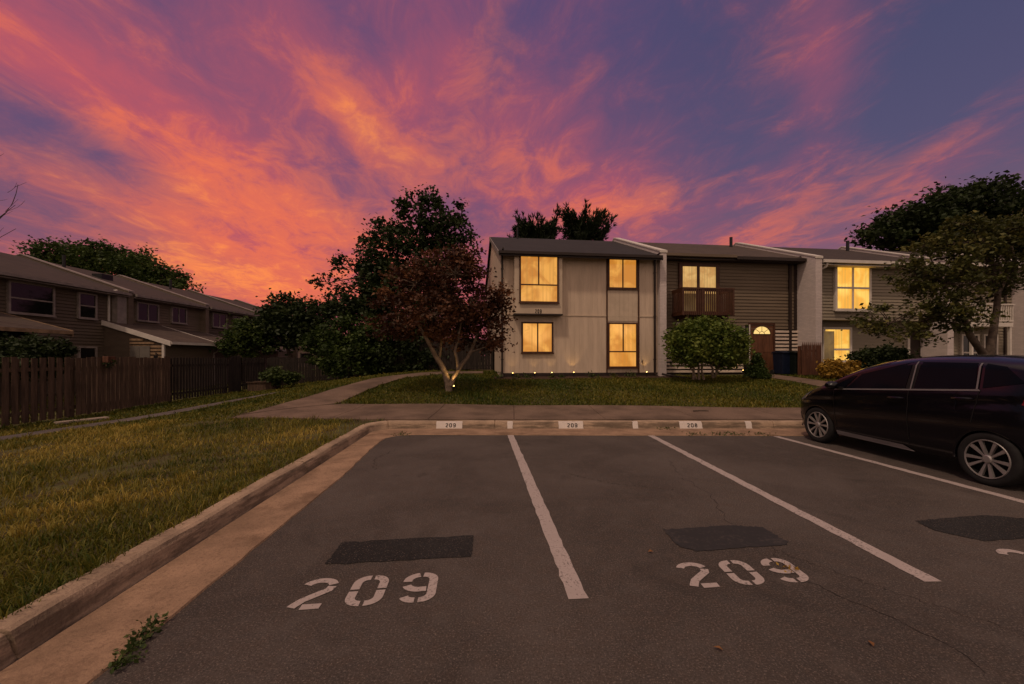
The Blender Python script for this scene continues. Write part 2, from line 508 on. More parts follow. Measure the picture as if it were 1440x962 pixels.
# ------------------------------------------------------------------ mesh helpers
class MB:
    def __init__(self):
        self.v, self.f = [], []

    def face(self, pts):
        i = len(self.v)
        self.v += [tuple(p) for p in pts]
        self.f.append(tuple(range(i, i + len(pts))))
        return self

    def box(self, x0, x1, y0, y1, z0, z1):
        i = len(self.v)
        self.v += [(x0, y0, z0), (x1, y0, z0), (x1, y1, z0), (x0, y1, z0), (x0, y0, z1), (x1, y0, z1), (x1, y1, z1), (x0, y1, z1)]
        self.f += [tuple(i + k for k in q) for q in ((3, 2, 1, 0), (4, 5, 6, 7), (0, 1, 5, 4), (1, 2, 6, 5), (2, 3, 7, 6), (3, 0, 4, 7))]
        return self

    def prism_x(self, poly, x0, x1):
        """polygon given as (y, z), extruded along x"""
        n, i = len(poly), len(self.v)
        self.v += [(x0, y, z) for y, z in poly] + [(x1, y, z) for y, z in poly]
        self.f.append(tuple(i + k for k in range(n)))
        self.f.append(tuple(i + n + k for k in reversed(range(n))))
        self.f += [(i + k, i + n + k, i + n + (k + 1) % n, i + (k + 1) % n) for k in range(n)]
        return self

    def prism_y(self, poly, y0, y1):
        n, i = len(poly), len(self.v)
        self.v += [(x, y0, z) for x, z in poly] + [(x, y1, z) for x, z in poly]
        self.f.append(tuple(i + k for k in range(n)))
        self.f.append(tuple(i + n + k for k in reversed(range(n))))
        self.f += [(i + k, i + n + k, i + n + (k + 1) % n, i + (k + 1) % n) for k in range(n)]
        return self

    def tube(self, pts, radii, n=8):
        pts = [np.array(p, float) for p in pts]
        if not hasattr(radii, '__len__'):
            radii = [radii] * len(pts)
        i0 = len(self.v)
        ref = np.array((.31, .17, .93))
        for k, p in enumerate(pts):
            d = pts[min(k + 1, len(pts) - 1)] - pts[max(k - 1, 0)]
            d /= np.linalg.norm(d) + 1e-9
            if abs(d @ ref) > .95:
                ref = np.array((.9, .3, .1))
            a = np.cross(d, ref)
            a /= np.linalg.norm(a)
            b = np.cross(d, a)
            for j in range(n):
                t = 2 * math.pi * j / n
                self.v.append(tuple(p + radii[k] * (math.cos(t) * a + math.sin(t) * b)))
        for k in range(len(pts) - 1):
            for j in range(n):
                a0, a1 = i0 + k * n + j, i0 + k * n + (j + 1) % n
                self.f.append((a0, a1, a1 + n, a0 + n))
        self.f.append(tuple(i0 + j for j in range(n)))
        self.f.append(tuple(i0 + (len(pts) - 1) * n + j for j in reversed(range(n))))
        return self

    def lathe(self, prof, n=32, axis='y'):
        """profile of (radius, along-axis), spun round the axis"""
        i0 = len(self.v)
        for r, h in prof:
            for j in range(n):
                t = 2 * math.pi * j / n
                self.v.append((r * math.cos(t), h, r * math.sin(t)) if axis == 'y' else (r * math.cos(t), r * math.sin(t), h))
        for k in range(len(prof) - 1):
            for j in range(n):
                a0, a1 = i0 + k * n + j, i0 + k * n + (j + 1) % n
                self.f.append((a0, a1, a1 + n, a0 + n))
        return self

    def grid(self, P):
        """P[i][j] points"""
        i0, m = len(self.v), len(P[0])
        for row in P:
            self.v += [tuple(p) for p in row]
        for i in range(len(P) - 1):
            for j in range(m - 1):
                a = i0 + i * m + j
                self.f.append((a, a + 1, a + m + 1, a + m))
        return self

    def build(self, name, m, parent=None, smooth=False, bevel=0.0):
        me = bpy.data.meshes.new(name)
        me.from_pydata(self.v, [], self.f)
        me.update()
        if m is not None:
            me.materials.append(MT[m] if isinstance(m, str) else m)
        if smooth:
            me.polygons.foreach_set('use_smooth', [True] * len(me.polygons))
        o = bpy.data.objects.new(name, me)
        COL.objects.link(o)
        if parent is not None:
            o.parent = parent
        if bevel:
            bv = o.modifiers.new('bevel', 'BEVEL')
            bv.width = bevel
            bv.segments = 2
            bv.limit_method = 'ANGLE'
        return o


def qmesh(name, V, F, m, parent=None, tint=None):
    """big mesh from numpy arrays: V (n,3), F (k, corners)"""
    me = bpy.data.meshes.new(name)
    me.vertices.add(len(V))
    me.vertices.foreach_set('co', np.ascontiguousarray(V, dtype=np.float32).ravel())
    k = F.shape[1]
    me.loops.add(F.size)
    me.loops.foreach_set('vertex_index', np.ascontiguousarray(F, dtype=np.int32).ravel())
    me.polygons.add(len(F))
    me.polygons.foreach_set('loop_start', np.arange(0, F.size, k, dtype=np.int32))
    me.update(calc_edges=True)
    if tint is not None:
        a = me.attributes.new('tint', 'FLOAT', 'POINT')
        a.data.foreach_set('value', np.ascontiguousarray(tint, dtype=np.float32))
    me.materials.append(MT[m])
    o = bpy.data.objects.new(name, me)
    COL.objects.link(o)
    if parent is not None:
        o.parent = parent
    return o


def thing(name, label, cat, loc=(0, 0, 0), rotz=0.0, group=None):
    o = bpy.data.objects.new(name, None)
    o.empty_display_size = .3
    COL.objects.link(o)
    o.location = loc
    o.rotation_euler = (0, 0, rotz)
    o['label'], o['category'] = label, cat
    if group:
        o['group'] = group
    return o


def tag(o, label, cat, group=None, loc=None):
    o['label'], o['category'] = label, cat
    if group:
        o['group'] = group
    if loc is not None:
        o.location = loc
    return o


def structure(o):
    o['kind'] = 'structure'
    return o


# ------------------------------------------------------------------ terrain height
_tp = [(-2.8, 2, .14), (-2.9, 5, .14), (-3.2, 8.6, .145), (-2.7, -3, .13), (-6, 4, .04), (-6, 0, .02), (-6.2, 8.4, .10), (-9, 2, -.12), (-8.5, 6, -.06),
       (-8.5, 10, 0), (-12.9, 10.25, -.24), (-13.1, 12.2, -.25), (-13.7, 16.3, -.24), (-14.4, 22.8, -.2), (-12.6, 5, -.27), (-11, 8.6, -.2), (-10.4, 12, -.15),
       (-10.2, 15, -.02), (-9.6, 19, .15), (-11.5, 22, .0),
       (-6.5, 9.6, .15), (-6.3, 11.5, .27), (-6, 13.5, .47), (-5.55, 16, .70), (-8, 12, .10), (-8, 15, .28), (-8, 19, .48), (-4, 18, .85), (-2.8, 18, .86),
       (-4.9, 11.6, .21), (-3, 9.25, .15), (0, 9.25, .15), (6, 9.25, .15), (12, 9.25, .15), (24, 9.25, .15), (0, 11.2, .20), (6, 10.8, .20), (12, 10.5, .22), (24, 10.3, .22),
       (-2.4, 13.4, .44), (0, 14, .48), (4, 14, .47), (8, 14, .47), (11, 14.2, .56), (16, 14.2, .56), (22, 14.5, .56),
       (-1, 17.0, .73), (2.5, 17.3, .73), (6.5, 17.8, .73), (10, 18.9, .76), (13, 19.3, .78), (20, 20, .8), (30, 21, .8),
       (0, 30, .95), (15, 32, .9), (-8, 27, .5), (-22, 20, -.25), (-22, 30, -.1), (-30, 20, -.25), (-22, 10, -.3), (-60, 0, -.3), (-60, 60, .3), (0, 70, .9), (60, 60, .9), (60, 20, .7), (-15, 0, -.3)]
_P = np.array(_tp, float)
_c2 = 1.2 ** 2
_A = np.sqrt(((_P[:, None, :2] - _P[None, :, :2]) ** 2).sum(2) + _c2)
_W = np.linalg.solve(_A, _P[:, 2] - .3)


def TZ(x, y):
    x, y = np.atleast_1d(np.asarray(x, float)), np.atleast_1d(np.asarray(y, float))
    shp = x.shape
    q = np.stack([x.ravel(), y.ravel()], 1)
    out = np.empty(len(q))
    for i in range(0, len(q), 20000):
        d = np.sqrt(((q[i:i + 20000, None, :] - _P[None, :, :2]) ** 2).sum(2) + _c2)
        out[i:i + 20000] = d @ _W + .3
    return np.clip(out, -.6, 1.4).reshape(shp)


def tz(x, y):
    return float(TZ(x, y)[0])


def at(px, Y, py=None):
    """world x (and z) of a photo column (and row) at distance Y"""
    X = (px - CXP) / FPX * Y
    return X if py is None else (X, Y, EYE - (py - HYP) / FPX * Y)


def inside(x, y, poly):
    poly = np.asarray(poly, float)
    c = np.zeros(len(x), bool)
    j = len(poly) - 1
    for i in range(len(poly)):
        xi, yi, xj, yj = poly[i][0], poly[i][1], poly[j][0], poly[j][1]
        if yi != yj:
            c ^= ((yi > y) != (yj > y)) & (x < (xj - xi) * (y - yi) / (yj - yi) + xi)
        j = i
    return c


def resample(pts, n):
    p = np.asarray(pts, float)
    s = np.r_[0, np.cumsum(np.linalg.norm(np.diff(p, axis=0), axis=1))]
    t = np.linspace(0, s[-1], n)
    return np.stack([np.interp(t, s, p[:, k]) for k in range(p.shape[1])], 1)


# ------------------------------------------------------------------ ground
def kerbx(y):
    return -2.39 - .064 * np.asarray(y, float)


def base_path():
    """the foot of the kerb: up the left side, round the corner, along the far side"""
    pts = [(float(kerbx(y)), y) for y in np.linspace(-6, 8.2, 60)]
    x0, y0 = pts[-1]
    r = .5
    for k in range(1, 11):
        a = math.pi - k / 10 * (math.pi / 2)
        pts.append((x0 + r + r * math.cos(a) - .02, y0 + .13 + r * math.sin(a)))
    xe, ye = pts[-1]
    pts += [(x, ye) for x in np.linspace(xe + .15, 34, 150)]
    return np.array(pts)


BP = base_path()
YF = BP[-1][1]          # foot of the far kerb
# terrain: lawn left of the kerb, ground beyond the far kerb, and a sheet out to the horizon
gm = MB()
ys = np.linspace(-6, YF + .2, 40)
ss_ = np.linspace(0, 1, 46) ** .8
rows = []
for y in ys:
    xk = float(kerbx(min(y, 8.2))) - .16
    xs = -60 + (xk + 60) * ss_
    rows.append(list(zip(xs, [y] * len(xs), TZ(xs, np.full(len(xs), y)) - .015)))
gm.grid(rows)
ys = np.r_[np.linspace(YF + .2, 24, 70), np.linspace(25, 75, 20)]
xs = np.r_[np.linspace(-60, -16, 20), np.linspace(-15.5, 30, 110), np.linspace(31, 60, 15)]
gm.grid([list(zip(xs, [y] * len(xs), TZ(xs, np.full(len(xs), y)) - .015)) for y in ys])
gm.face([(-3000, -3000, -.62), (3000, -3000, -.62), (3000, 3000, -.62), (-3000, 3000, -.62)])
structure(gm.build('ground', 'soil', smooth=True))

am = MB()
am.face([(-3.0, -10, 0), (60, -10, 0), (60, 8.6, 0), (-3.0, 8.6, 0)])
structure(am.build('parking_lot', 'asphalt'))

# kerb: swept profile with shallow joints
prof = [(0, -.05), (.045, .105), (.065, .138), (.095, .152), (.19, .158), (.205, -.1)]
km = MB()
P3 = []
seg = np.r_[0, np.cumsum(np.linalg.norm(np.diff(BP, axis=0), axis=1))]
joints = [2.05 + 6.05 + .0, 11.5, 14.9] + list(np.arange(17.2, 60, 3.05))
svals = sorted(set([float(s) for s in seg] + [j + d for j in joints for d in (-.012, -.004, .004, .012) if j < seg[-1] - .1]))
for s in svals:
    x, y = np.interp(s, seg, BP[:, 0]), np.interp(s, seg, BP[:, 1])
    a, b = max(s - .05, 0), min(s + .05, seg[-1])
    d = np.array((np.interp(b, seg, BP[:, 0]) - np.interp(a, seg, BP[:, 0]), np.interp(b, seg, BP[:, 1]) - np.interp(a, seg, BP[:, 1])))
    d /= np.linalg.norm(d)
    nx, ny = -d[1], d[0]
    dip = .02 if any(abs(s - j) < .006 for j in joints) else 0
    wob = .004 * math.sin(s * 3.1) + .003 * math.sin(s * 7.7)
    P3.append([(x + nx * (o + dip * (z > 0)), y + ny * (o + dip * (z > 0)), z - dip * .8 * (z > 0) + wob * (z > .1)) for o, z in prof])
km.grid(P3)
structure(km.build('kerb', 'kerb', smooth=False))

gu = MB()
GE = np.array([(-1.90, -1.1), (-1.96, 0), (-2.01, 2.0), (-2.08, 3.18), (-2.14, 4.1), (-2.20, 5.2), (-2.41, 7.1), (-2.44, 7.6), (-2.42, 7.85), (-2.25, 8.07), (-2.0, 8.13), (-1.4, 8.12), (6, 8.02), (34, 8.0)])
# inner edge matched to the foot of the kerb point by point
A = resample(np.r_[[(float(kerbx(-1.1)) + .03, -1.1)], BP[(BP[:, 1] > -1.05)]], 260)
Bq = []
sA = np.r_[0, np.cumsum(np.linalg.norm(np.diff(A, axis=0), axis=1))]
kc = np.argmin(np.linalg.norm(A - np.array((BP[65][0], BP[65][1])), axis=1))
ke = np.argmin(np.linalg.norm(GE - np.array((-2.25, 8.07)), axis=1))
E1 = resample(GE[:ke + 1], kc + 1)
E2 = resample(GE[ke:], len(A) - kc)
Bq = np.r_[E1, E2[1:]]
jit = rng.normal(0, .006, len(Bq))
rows = []
for k in range(len(A)):
    a, b = A[k], Bq[k]
    rows.append([(a[0], a[1], .006), ((a[0] + b[0]) / 2, (a[1] + b[1]) / 2, .008), (b[0] + jit[k], b[1] + jit[k], .012), (b[0] + .02 + jit[k], b[1] - .015 + jit[k], -.02)])
gu.grid(rows)
structure(gu.build('gutter', 'gutter', smooth=False))

# sidewalk along the far kerb with tooled joints
SWF = lambda x: YF + .262 + (0 if x > -3.2 else (-.0 + .14 * min(1, (-3.2 - x) / 2.5) * 2))
SWB = lambda x: np.interp(x, [-6.6, -4.9, 7.5, 20, 40], [9.9, 11.66, 10.7, 10.3, 10.2])
jx = [-4.19, -1.89, .05, 2.1, 4.2, 6.3, 8.4, 10.5, 12.6, 14.7]
xs = sorted(set(list(np.linspace(-6.5, 34, 90)) + [j + d for j in jx for d in (-.012, 0, .012)]))
rows = []
for x in xs:
    y0, y1 = SWF(x), float(SWB(x))
    dip = .018 if any(abs(x - j) < .001 for j in jx) else 0
    yy = np.linspace(y0, y1, 7)
    zz = np.maximum(TZ(np.full(7, x), yy) + .022, .155) - dip
    rows.append([(x, y0, -.05)] + list(zip([x] * 7, yy, zz)) + [(x, y1, zz[-1] - .12)])
sm = MB().grid(rows)
structure(sm.build('sidewalk', 'walk'))
SIDEWALK = [(-6.5, SWF(-6.5))] + [(x, SWF(x)) for x in (-4.5, -3.2, 34)] + [(34, 10.23), (20, 10.3), (7.5, 10.7), (-4.9, 11.66), (-6.6, 9.9)]


def ribbon(name, m, L, Rr, n=50, lift=.025, cross=5):
    L, Rr = resample(L, n), resample(Rr, n)
    rows = []
    for a, b in zip(L, Rr):
        t = np.linspace(0, 1, cross)
        x, y = a[0] + (b[0] - a[0]) * t, a[1] + (b[1] - a[1]) * t
        z = TZ(x, y) + lift
        rows.append([(x[0], y[0], z[0] - .1)] + list(zip(x, y, z)) + [(x[-1], y[-1], z[-1] - .1)])
    return structure(MB().grid(rows).build(name, m)), [tuple(p) for p in L] + [tuple(p) for p in Rr[::-1]]


PL = [(-6.48, 9.75), (-6.35, 11.5), (-6.0, 13.5), (-5.5, 16), (-4.1, 18.2), (-1.4, 19.6)]
PR = [(-5.0, 11.60), (-4.95, 12.2), (-4.75, 13.5), (-4.3, 15.6), (-3.0, 17.3), (-1.3, 18.3)]
_, PATH1 = ribbon('concrete_path', 'walk', PL, PR, 60, .03)
_, PATH2 = ribbon('concrete_path', 'walk', [(10.6, 10.45), (10.6, 14), (10.85, 18.6)], [(11.8, 10.4), (11.8, 14), (12.0, 18.6)], 40, .03)
_, PATH3 = ribbon('asphalt_path', 'pathasph', [(-12.0, 3), (-11.45, 8.2), (-11.0, 10.6), (-10.7, 13.9), (-9.9, 17.5), (-9.0, 20.5)],
                  [(-11.1, 3), (-10.55, 8.6), (-10.1, 10.9), (-9.85, 13.9), (-9.2, 17.2), (-8.7, 20.2)], 60, .018)

# paint on the asphalt
def stripe(name, p, q, w, label):
    p, q = np.array(p, float), np.array(q, float)
    d = (q - p) / np.linalg.norm(q - p)
    nrm = np.array((-d[1], d[0])) * w / 2
    n = 60
    rows = []
    for k in range(n + 1):
        c = p + (q - p) * k / n
        e1, e2 = rnd.gauss(0, .0035), rnd.gauss(0, .0035)
        rows.append([(*(c + nrm * (1 + e1 / w * 2)), .004), (*(c - nrm * (1 + e2 / w * 2)), .004)])
    o = MB().grid(rows).build(name, 'paint')
    return tag(o, label, 'painted line', 'white lines between the stalls')


stripe('stall_line', (-.03, 8.09), (.425, 2.60), .122, 'leftmost white stall line, painted between the two numbers 209')
stripe('stall_line', (2.76, 8.07), (2.91, 2.80), .122, 'middle white stall line, running right of the cracked 209')
stripe('stall_line', (5.19, 7.97), (5.60, 3.10), .122, 'white stall line beside the wheels of the dark hatchback')


def arc(cx, cy, rx, ry, a0, a1, n=9):
    return [(cx + rx * math.cos(R(a0 + (a1 - a0) * k / n)), cy + ry * math.sin(R(a0 + (a1 - a0) * k / n))) for k in range(n + 1)]


def digit_strokes(ch, stencil):
    """centre lines of a stencil digit in a 0.62 x 1 box"""
    w, h, r = .62, 1.0, .185
    t = .085
    L, Rt, B, T = t, w - t, t, h - t
    gp = .03 if stencil else 0
    mx, my = w / 2, h / 2
    if ch == '0':
        q = [arc(L + r, T - r, r, r, 90, 180), arc(L + r, B + r, r, r, 180, 270), arc(Rt - r, B + r, r, r, 270, 360), arc(Rt - r, T - r, r, r, 0, 90)]
        return [[(mx - gp, T)] + q[0] + [(L, my + gp)], [(L, my - gp)] + q[1] + [(mx - gp, B)], [(mx + gp, B)] + q[2] + [(Rt, my - gp)], [(Rt, my + gp)] + q[3] + [(mx + gp, T)]]
    if ch == '2':
        top = arc(mx, T - r, Rt - mx, r, 165, 20, 12)
        dg = [(Rt, T - r - .06), (Rt - .03, T - r - .15), (mx + .05, my - .05), (L + .10, B + .20), (L + .02, B + .05), (L, B - .085 + .085)]
        return [top + [(Rt, T - r + gp)], [(Rt - .003, T - r - gp * 1.2)] + dg[1:-1] + [(L + .0, B)], [(L + .12 + gp, B), (Rt, B)]]
    if ch == '9':
        rr = .21
        cy = T - rr - .03
        up = arc(mx, cy + .03, mx - L, rr, 90, 185, 8)
        lo = arc(mx, cy - .07, mx - L, rr - .02, 195, 270, 7)
        return [[(mx - gp, T)] + up[1:], [lo[0]] + lo[1:] + [(Rt - .10, lo[-1][1] + .01)],
                [(mx + gp, T)] + arc(Rt - r, T - r, r, r, 90, 0)[1:] + arc(Rt - r, B + r, r, r, 0, -90) + [(mx + gp, B)], [(mx - gp, B)] + arc(L + .17, B + .17, .17, .17, 270, 200, 5)]
    if ch == '8':
        a = [arc(mx, T - .20, .185, .20, 90 + 8, 270 - 8), arc(mx, T - .20, .185, .20, 90 - 8, -90 + 8)]
        b = [arc(mx, B + .23, .225, .23, 90 + 8, 270 - 6), arc(mx, B + .23, .225, .23, 90 - 8, -90 + 6)]
        return a + b if stencil else [arc(mx, T - .20, .185, .20, 90, 450, 18), arc(mx, B + .23, .225, .23, 90, 450, 18)]
    return []


def stroke(mb, pts, w, put):
    p = np.array(pts, float)
    keep = [0] + [k for k in range(1, len(p)) if np.linalg.norm(p[k] - p[k - 1]) > 1e-5]
    p = p[keep]
    rows = []
    for k in range(len(p)):
        d = p[min(k + 1, len(p) - 1)] - p[max(k - 1, 0)]
        d /= np.linalg.norm(d)
        nn = np.array((-d[1], d[0])) * w / 2
        rows.append([put(*(p[k] + nn)), put(*(p[k] - nn))])
    mb.grid(rows)


def number(name, text, put, stencil, w, m, parent, spacing=.82):
    for k, ch in enumerate(text):
        mb = MB()
        for s in digit_strokes(ch, stencil):
            stroke(mb, s, w, lambda a, b, k=k: put(a + k * spacing, b))
        mb.build(name, m, parent)


def stall_number(text, bl, br, tl, label):
    """stencilled number lying on the asphalt: bottom left, bottom right and top left corners"""
    bl, br, tl = np.array(bl), np.array(br), np.array(tl)
    sp = .86
    W_ = .62 + 2 * sp
    t = thing('stall_number', label, 'painted number', (*bl, 0), 0, 'numbers stencilled in the stalls')
    ex, ey = (br - bl) / W_, (tl - bl)
    number('digit', text, lambda a, b: (*(ex * a + ey * b), .0045), True, .152, 'paint', t, sp)


stall_number('209', (-1.40, 2.47), (-.49, 2.57), (-1.43, 2.83), 'white stencilled 209 on the asphalt, left of the first white line')
stall_number('209', (1.20, 2.71), (2.10, 2.80), (1.20, 3.05), 'scuffed white 209 with a crack and weed across its 9')
stall_number('208', (3.84, 2.88), (4.74, 2.97), (3.83, 3.27), 'white stencilled 208 cut by the right photo edge')


def patch(pts, label, m='patch'):
    mb = MB()
    ring = []
    for k in range(len(pts)):
        a, b = np.array(pts[k]), np.array(pts[(k + 1) % len(pts)])
        n = 14
        for j in range(n):
            c = a + (b - a) * j / n
            ring.append((c[0] + rnd.gauss(0, .006), c[1] + rnd.gauss(0, .006), .005))
    mb.face(ring)
    tag(mb.build('asphalt_patch', m), label, 'asphalt patch', 'dark patches painted over old numbers')


patch([(-1.40, 3.03), (-.315, 3.15), (-.335, 3.53), (-1.42, 3.40)], 'black rectangular patch above the leftmost 209')
patch([(1.36, 3.33), (1.48, 3.24), (2.27, 3.35), (2.31, 3.40), (2.29, 3.70), (2.0, 3.74), (1.36, 3.65)], 'worn black patch with ragged edge above the cracked 209', 'patch2')
patch([(3.98, 3.42), (5.2, 3.56), (5.2, 3.84), (4.62, 3.98), (3.82, 3.84), (3.78, 3.62)], 'black patch above the 208 near the right edge')


def crack(pts, w, n=90):
    p = resample(pts, n)
    rows = []
    for k, (x, y) in enumerate(p):
        x += rnd.gauss(0, .010) + .02 * math.sin(k * .9)
        y += rnd.gauss(0, .010)
        ww = w * rnd.uniform(.25, 1.0)
        rows.append([(x - ww / 2, y, .0025), (x + ww / 2, y + ww * .3, .0025)])
    structure(MB().grid(rows).build('asphalt_crack', 'crack'))


crack([(2.35, 6.1), (2.2, 5.2), (2.25, 4.6), (2.05, 3.9), (2.12, 3.25), (1.95, 2.92), (2.15, 2.6), (2.35, 2.2), (2.32, 1.95)], .0065)
crack([(.75, 5.4), (1.2, 5.0), (1.9, 4.75)], .010)
crack([(2.12, 3.25), (2.3, 3.0), (2.5, 2.7), (2.9, 2.25)], .005, 60)
crack([(-1.9, 5.6), (-2.1, 6.2), (-1.95, 6.9)], .010, 50)

# white plates and ticks painted on the far kerb
def kerb_mark(px0, px1, text, label):
    Yk = YF + .03
    x0, x1 = at(px0, Yk), at(px1, Yk)
    put = lambda u, s, e=0.0: (u, YF + .004 + .046 * s - .0035 - e, .004 + .134 * s)       # along the sloping kerb face
    if text:
        t = thing('kerb_plate', label, 'painted plate', (0, 0, 0), 0, 'white number plates on the kerb')
    rows = [[put(u + rnd.gauss(0, .003), s) for s in (.0, .35, .7, 1.0)] + [(u, YF + .082, .151)] for u in np.linspace(x0, x1, 10)]
    mb = MB().grid(rows)
    if not text:
        return tag(mb.build('kerb_tick', 'plate'), label, 'painted tick', 'white ticks on the kerb')
    mb.build('plate', 'plate', t)
    hgt = .62
    wd = .098 * .62 / .62
    cxm = (x0 + x1) / 2 - .062 * 1.62 + .02
    number('digit', text, lambda a, b: put(cxm + a * .095, .2 + hgt * b, .003), False, .19, 'ink', t, .86)


kerb_mark(613.5, 650, '209', 'white kerb plate reading 209, leftmost of the three')
kerb_mark(785.5, 820, '209', 'white kerb plate reading 209 between two kerb ticks')
kerb_mark(955.5, 987, '208', 'white kerb plate reading 208 at the far kerb')
kerb_mark(713.5, 721, None, 'white kerb tick at the end of the leftmost stall line')
kerb_mark(889.5, 897, None, 'white kerb tick between the second 209 plate and the 208 plate')
kerb_mark(1048.5, 1057, None, 'white kerb tick between the 208 plate and the hatchback')

# ------------------------------------------------------------------ houses on the right
ANG = math.atan(.12)
CA, SA = math.cos(ANG), math.sin(ANG)
OX, OY, OZ = -.48, 17.07, .74


def W(px, py, v):
    """row coordinates (along the row, height above the row's base) of a photo pixel on the plane v metres behind the first facade"""
    k = (px - CXP) / FPX
    u = (k * (OY + CA * v) - OX + SA * v) / (CA - k * SA)
    Y = OY + SA * u + CA * v
    return u, EYE - (py - HYP) / FPX * Y - OZ


def row_root(name, label, u):
    return thing(name, label, 'townhouse', (OX + CA * u, OY + SA * u, OZ), ANG, 'townhouses of the row on the right')


def window(parent, u0, u1, z0, z1, v, m_frame, m_pane, vert=(), horiz=(), fw=.07, proud=.05, pane_out=.35, label=None, split_h=None):
    """frame with its bars as one mesh, the panes as its child; v is the wall plane, outside is -v"""
    f = MB()
    a, b = v - proud, v + .02
    f.box(u0, u1, a, b, z0, z0 + fw)
    f.box(u0, u1, a, b, z1 - fw, z1)
    f.box(u0, u0 + fw, a, b, z0 + fw, z1 - fw)
    f.box(u1 - fw, u1, a, b, z0 + fw, z1 - fw)
    hz = sorted(horiz)
    for z in hz:
        f.box(u0 + fw, u1 - fw, a + .008, b, z - fw * .4, z + fw * .4)
    for x, za, zb in vert:
        f.box(x - fw * .4, x + fw * .4, a + .012, b, max(za, z0 + fw), min(zb, z1 - fw))
    # thin sill
    f.box(u0 - .03, u1 + .03, a - .025, a - .001, z0 - .03, z0 + .03)
    w = f.build('window', m_frame, parent)
    if label:
        w['label'] = label
    p = MB()
    p.box(u0 + fw * .6, u1 - fw * .6, v - proud * pane_out, v + .004, z0 + fw * .6, z1 - fw * .6)
    p.build('pane', m_pane, w)
    return w


def planks(mb, u0, u1, z0, z1, v, w=.2, gap=.006, th=.008):
    """vertical grooved boards on a facade"""
    k0 = math.floor(u0 / w)
    u = k0 * w
    while u < u1:
        a, b = max(u + gap / 2, u0), min(u + w - gap / 2, u1)
        if b - a > .01:
            mb.box(a, b, v - th, v, z0, z1)
        u += w


def laps(mb, u0, u1, z0, z1, v, h=.15, out=.045):
    """overlapping horizontal siding on a facade"""
    z = z0
    while z < z1 - .01:
        t = min(z + h, z1)
        mb.face([(u0, v - out, z), (u1, v - out, z), (u1, v - .002, t), (u0, v - .002, t)])
        mb.face([(u0, v, z), (u1, v, z), (u1, v - out, z), (u0, v - out, z)])
        z = t


def roof_slab(u0, u1, ve, ze, vr, zr, vb, th=.13):
    """pitched roof seen from the eave side: eave (ve, ze top), ridge (vr, zr), back eave vb"""
    zb = zr - (vb - vr) * (zr - ze) / (vr - ve)
    return MB().prism_x([(ve, ze), (vr, zr), (vb, zb), (vb, zb - th), (vr, zr - th), (ve, ze - th)], u0, u1)


def fin(parent, u0, u1, vf, zt_f, vr, zr, vb, name='party_wall', m='brick', mc='white'):
    """whitewashed brick party wall: vertical front, top following the roof, metal coping"""
    zb = zr - (vb - vr) * (zr - zt_f) / (vr - vf)
    o = MB().prism_x([(vf, -.5), (vf, zt_f), (vr, zr), (vb, zb), (vb, -.5)], u0, u1).build(name, m, parent)
    c = MB().prism_x([(vf - .03, zt_f - .05), (vf - .03, zt_f + .05), (vr, zr + .05), (vb, zb + .05), (vb, zb + .002), (vr, zr + .002), (vf - .005, zt_f + .002), (vf - .005, zt_f - .05)], u0 - .03, u1 + .03)
    c.build('coping', mc, o)
    return o


def downspout(parent, u, v, z0, z1, m, w=.075, kick=True, jog=None):
    mb = MB()
    mb.box(u - w / 2, u + w / 2, v - .07, v - .005, z0 + .12, z1)
    if kick:
        mb.face([(u - w / 2, v - .07, z0 + .12), (u + w / 2, v - .07, z0 + .12), (u + w / 2, v - .30, z0), (u - w / 2, v - .30, z0)])
        mb.face([(u - w / 2, v - .005, z0 + .12), (u + w / 2, v - .005, z0 + .12), (u + w / 2, v - .26, z0 - .06), (u - w / 2, v - .26, z0 - .06)])
    if jog:
        mb.tube([(u, v - .04, z1 - .02), (u, v - .06, z1 + .05), (u + jog[0], v + jog[1], z1 + jog[2])], w / 2, 8)
    for z in np.arange(z0 + .7, z1, 1.9):
        mb.box(u - w * .8, u + w * .8, v - .075, v - .003, z, z + .03)
    return mb.build('downspout', m, parent)


SL = .395
RV = 5.2
RZ = 7.43
ridge = lambda v: RZ - (RV - v) * SL          # top surface of the roof above the row's base

# ---- house with the cream boards
h1 = row_root('townhouse', 'cream vertical-board townhouse with four lit brown windows and a bay', 0)
U1 = 6.95
zw = ridge(0) - .14
hb = 10.4
MB().prism_x([(0, -.6), (0, zw), (RV, RZ - .14), (hb, zw), (hb, -.6)], .02, U1).build('wall', 'cream', h1)
zt = W(760, 443.3, 0)[1]
bd = MB()
planks(bd, .0, U1, .16, zt - .02, 0)
planks(bd, .0, U1, zt + .03, zw - .02, 0)
k = 0
v = .02
while v < hb - .2:       # boards of the gable side
    zt_ = min(ridge(v), 2 * RZ - ridge(v)) - .16
    zt2 = (ridge(v + .188) if v + .188 < RV else 2 * RZ - ridge(v + .188)) - .16
    bd.face([(.002, v + .188, .16), (.002, v, .16), (.002, v, min(zt_, RZ)), (.002, v + .188, zt2)])
    v += .2
bd.build('boards', 'cream', h1)
MB().box(-.004, U1, -.012, .0, -.45, .16).build('foundation', 'darkbrown', h1)
tr = MB()
tr.box(0, U1, -.032, 0, zt - .02, zt + .03)
tr.box(0, U1, -.03, 0, zw - .06, zw - .02)
tr.build('belt_trim', 'creamtrim', h1)
roof_slab(-.12, U1, -.5, ridge(-.5), RV, RZ, hb + .4).build('roof', 'roof', h1)
fb = MB()
fb.box(-.13, U1, -.525, -.502, ridge(-.5) - .19, ridge(-.5) + .0)
fb.box(-.10, U1 - .05, -.62, -.527, ridge(-.5) - .115, ridge(-.5) - .005)
fb.build('gutter', 'darkbrown', h1)
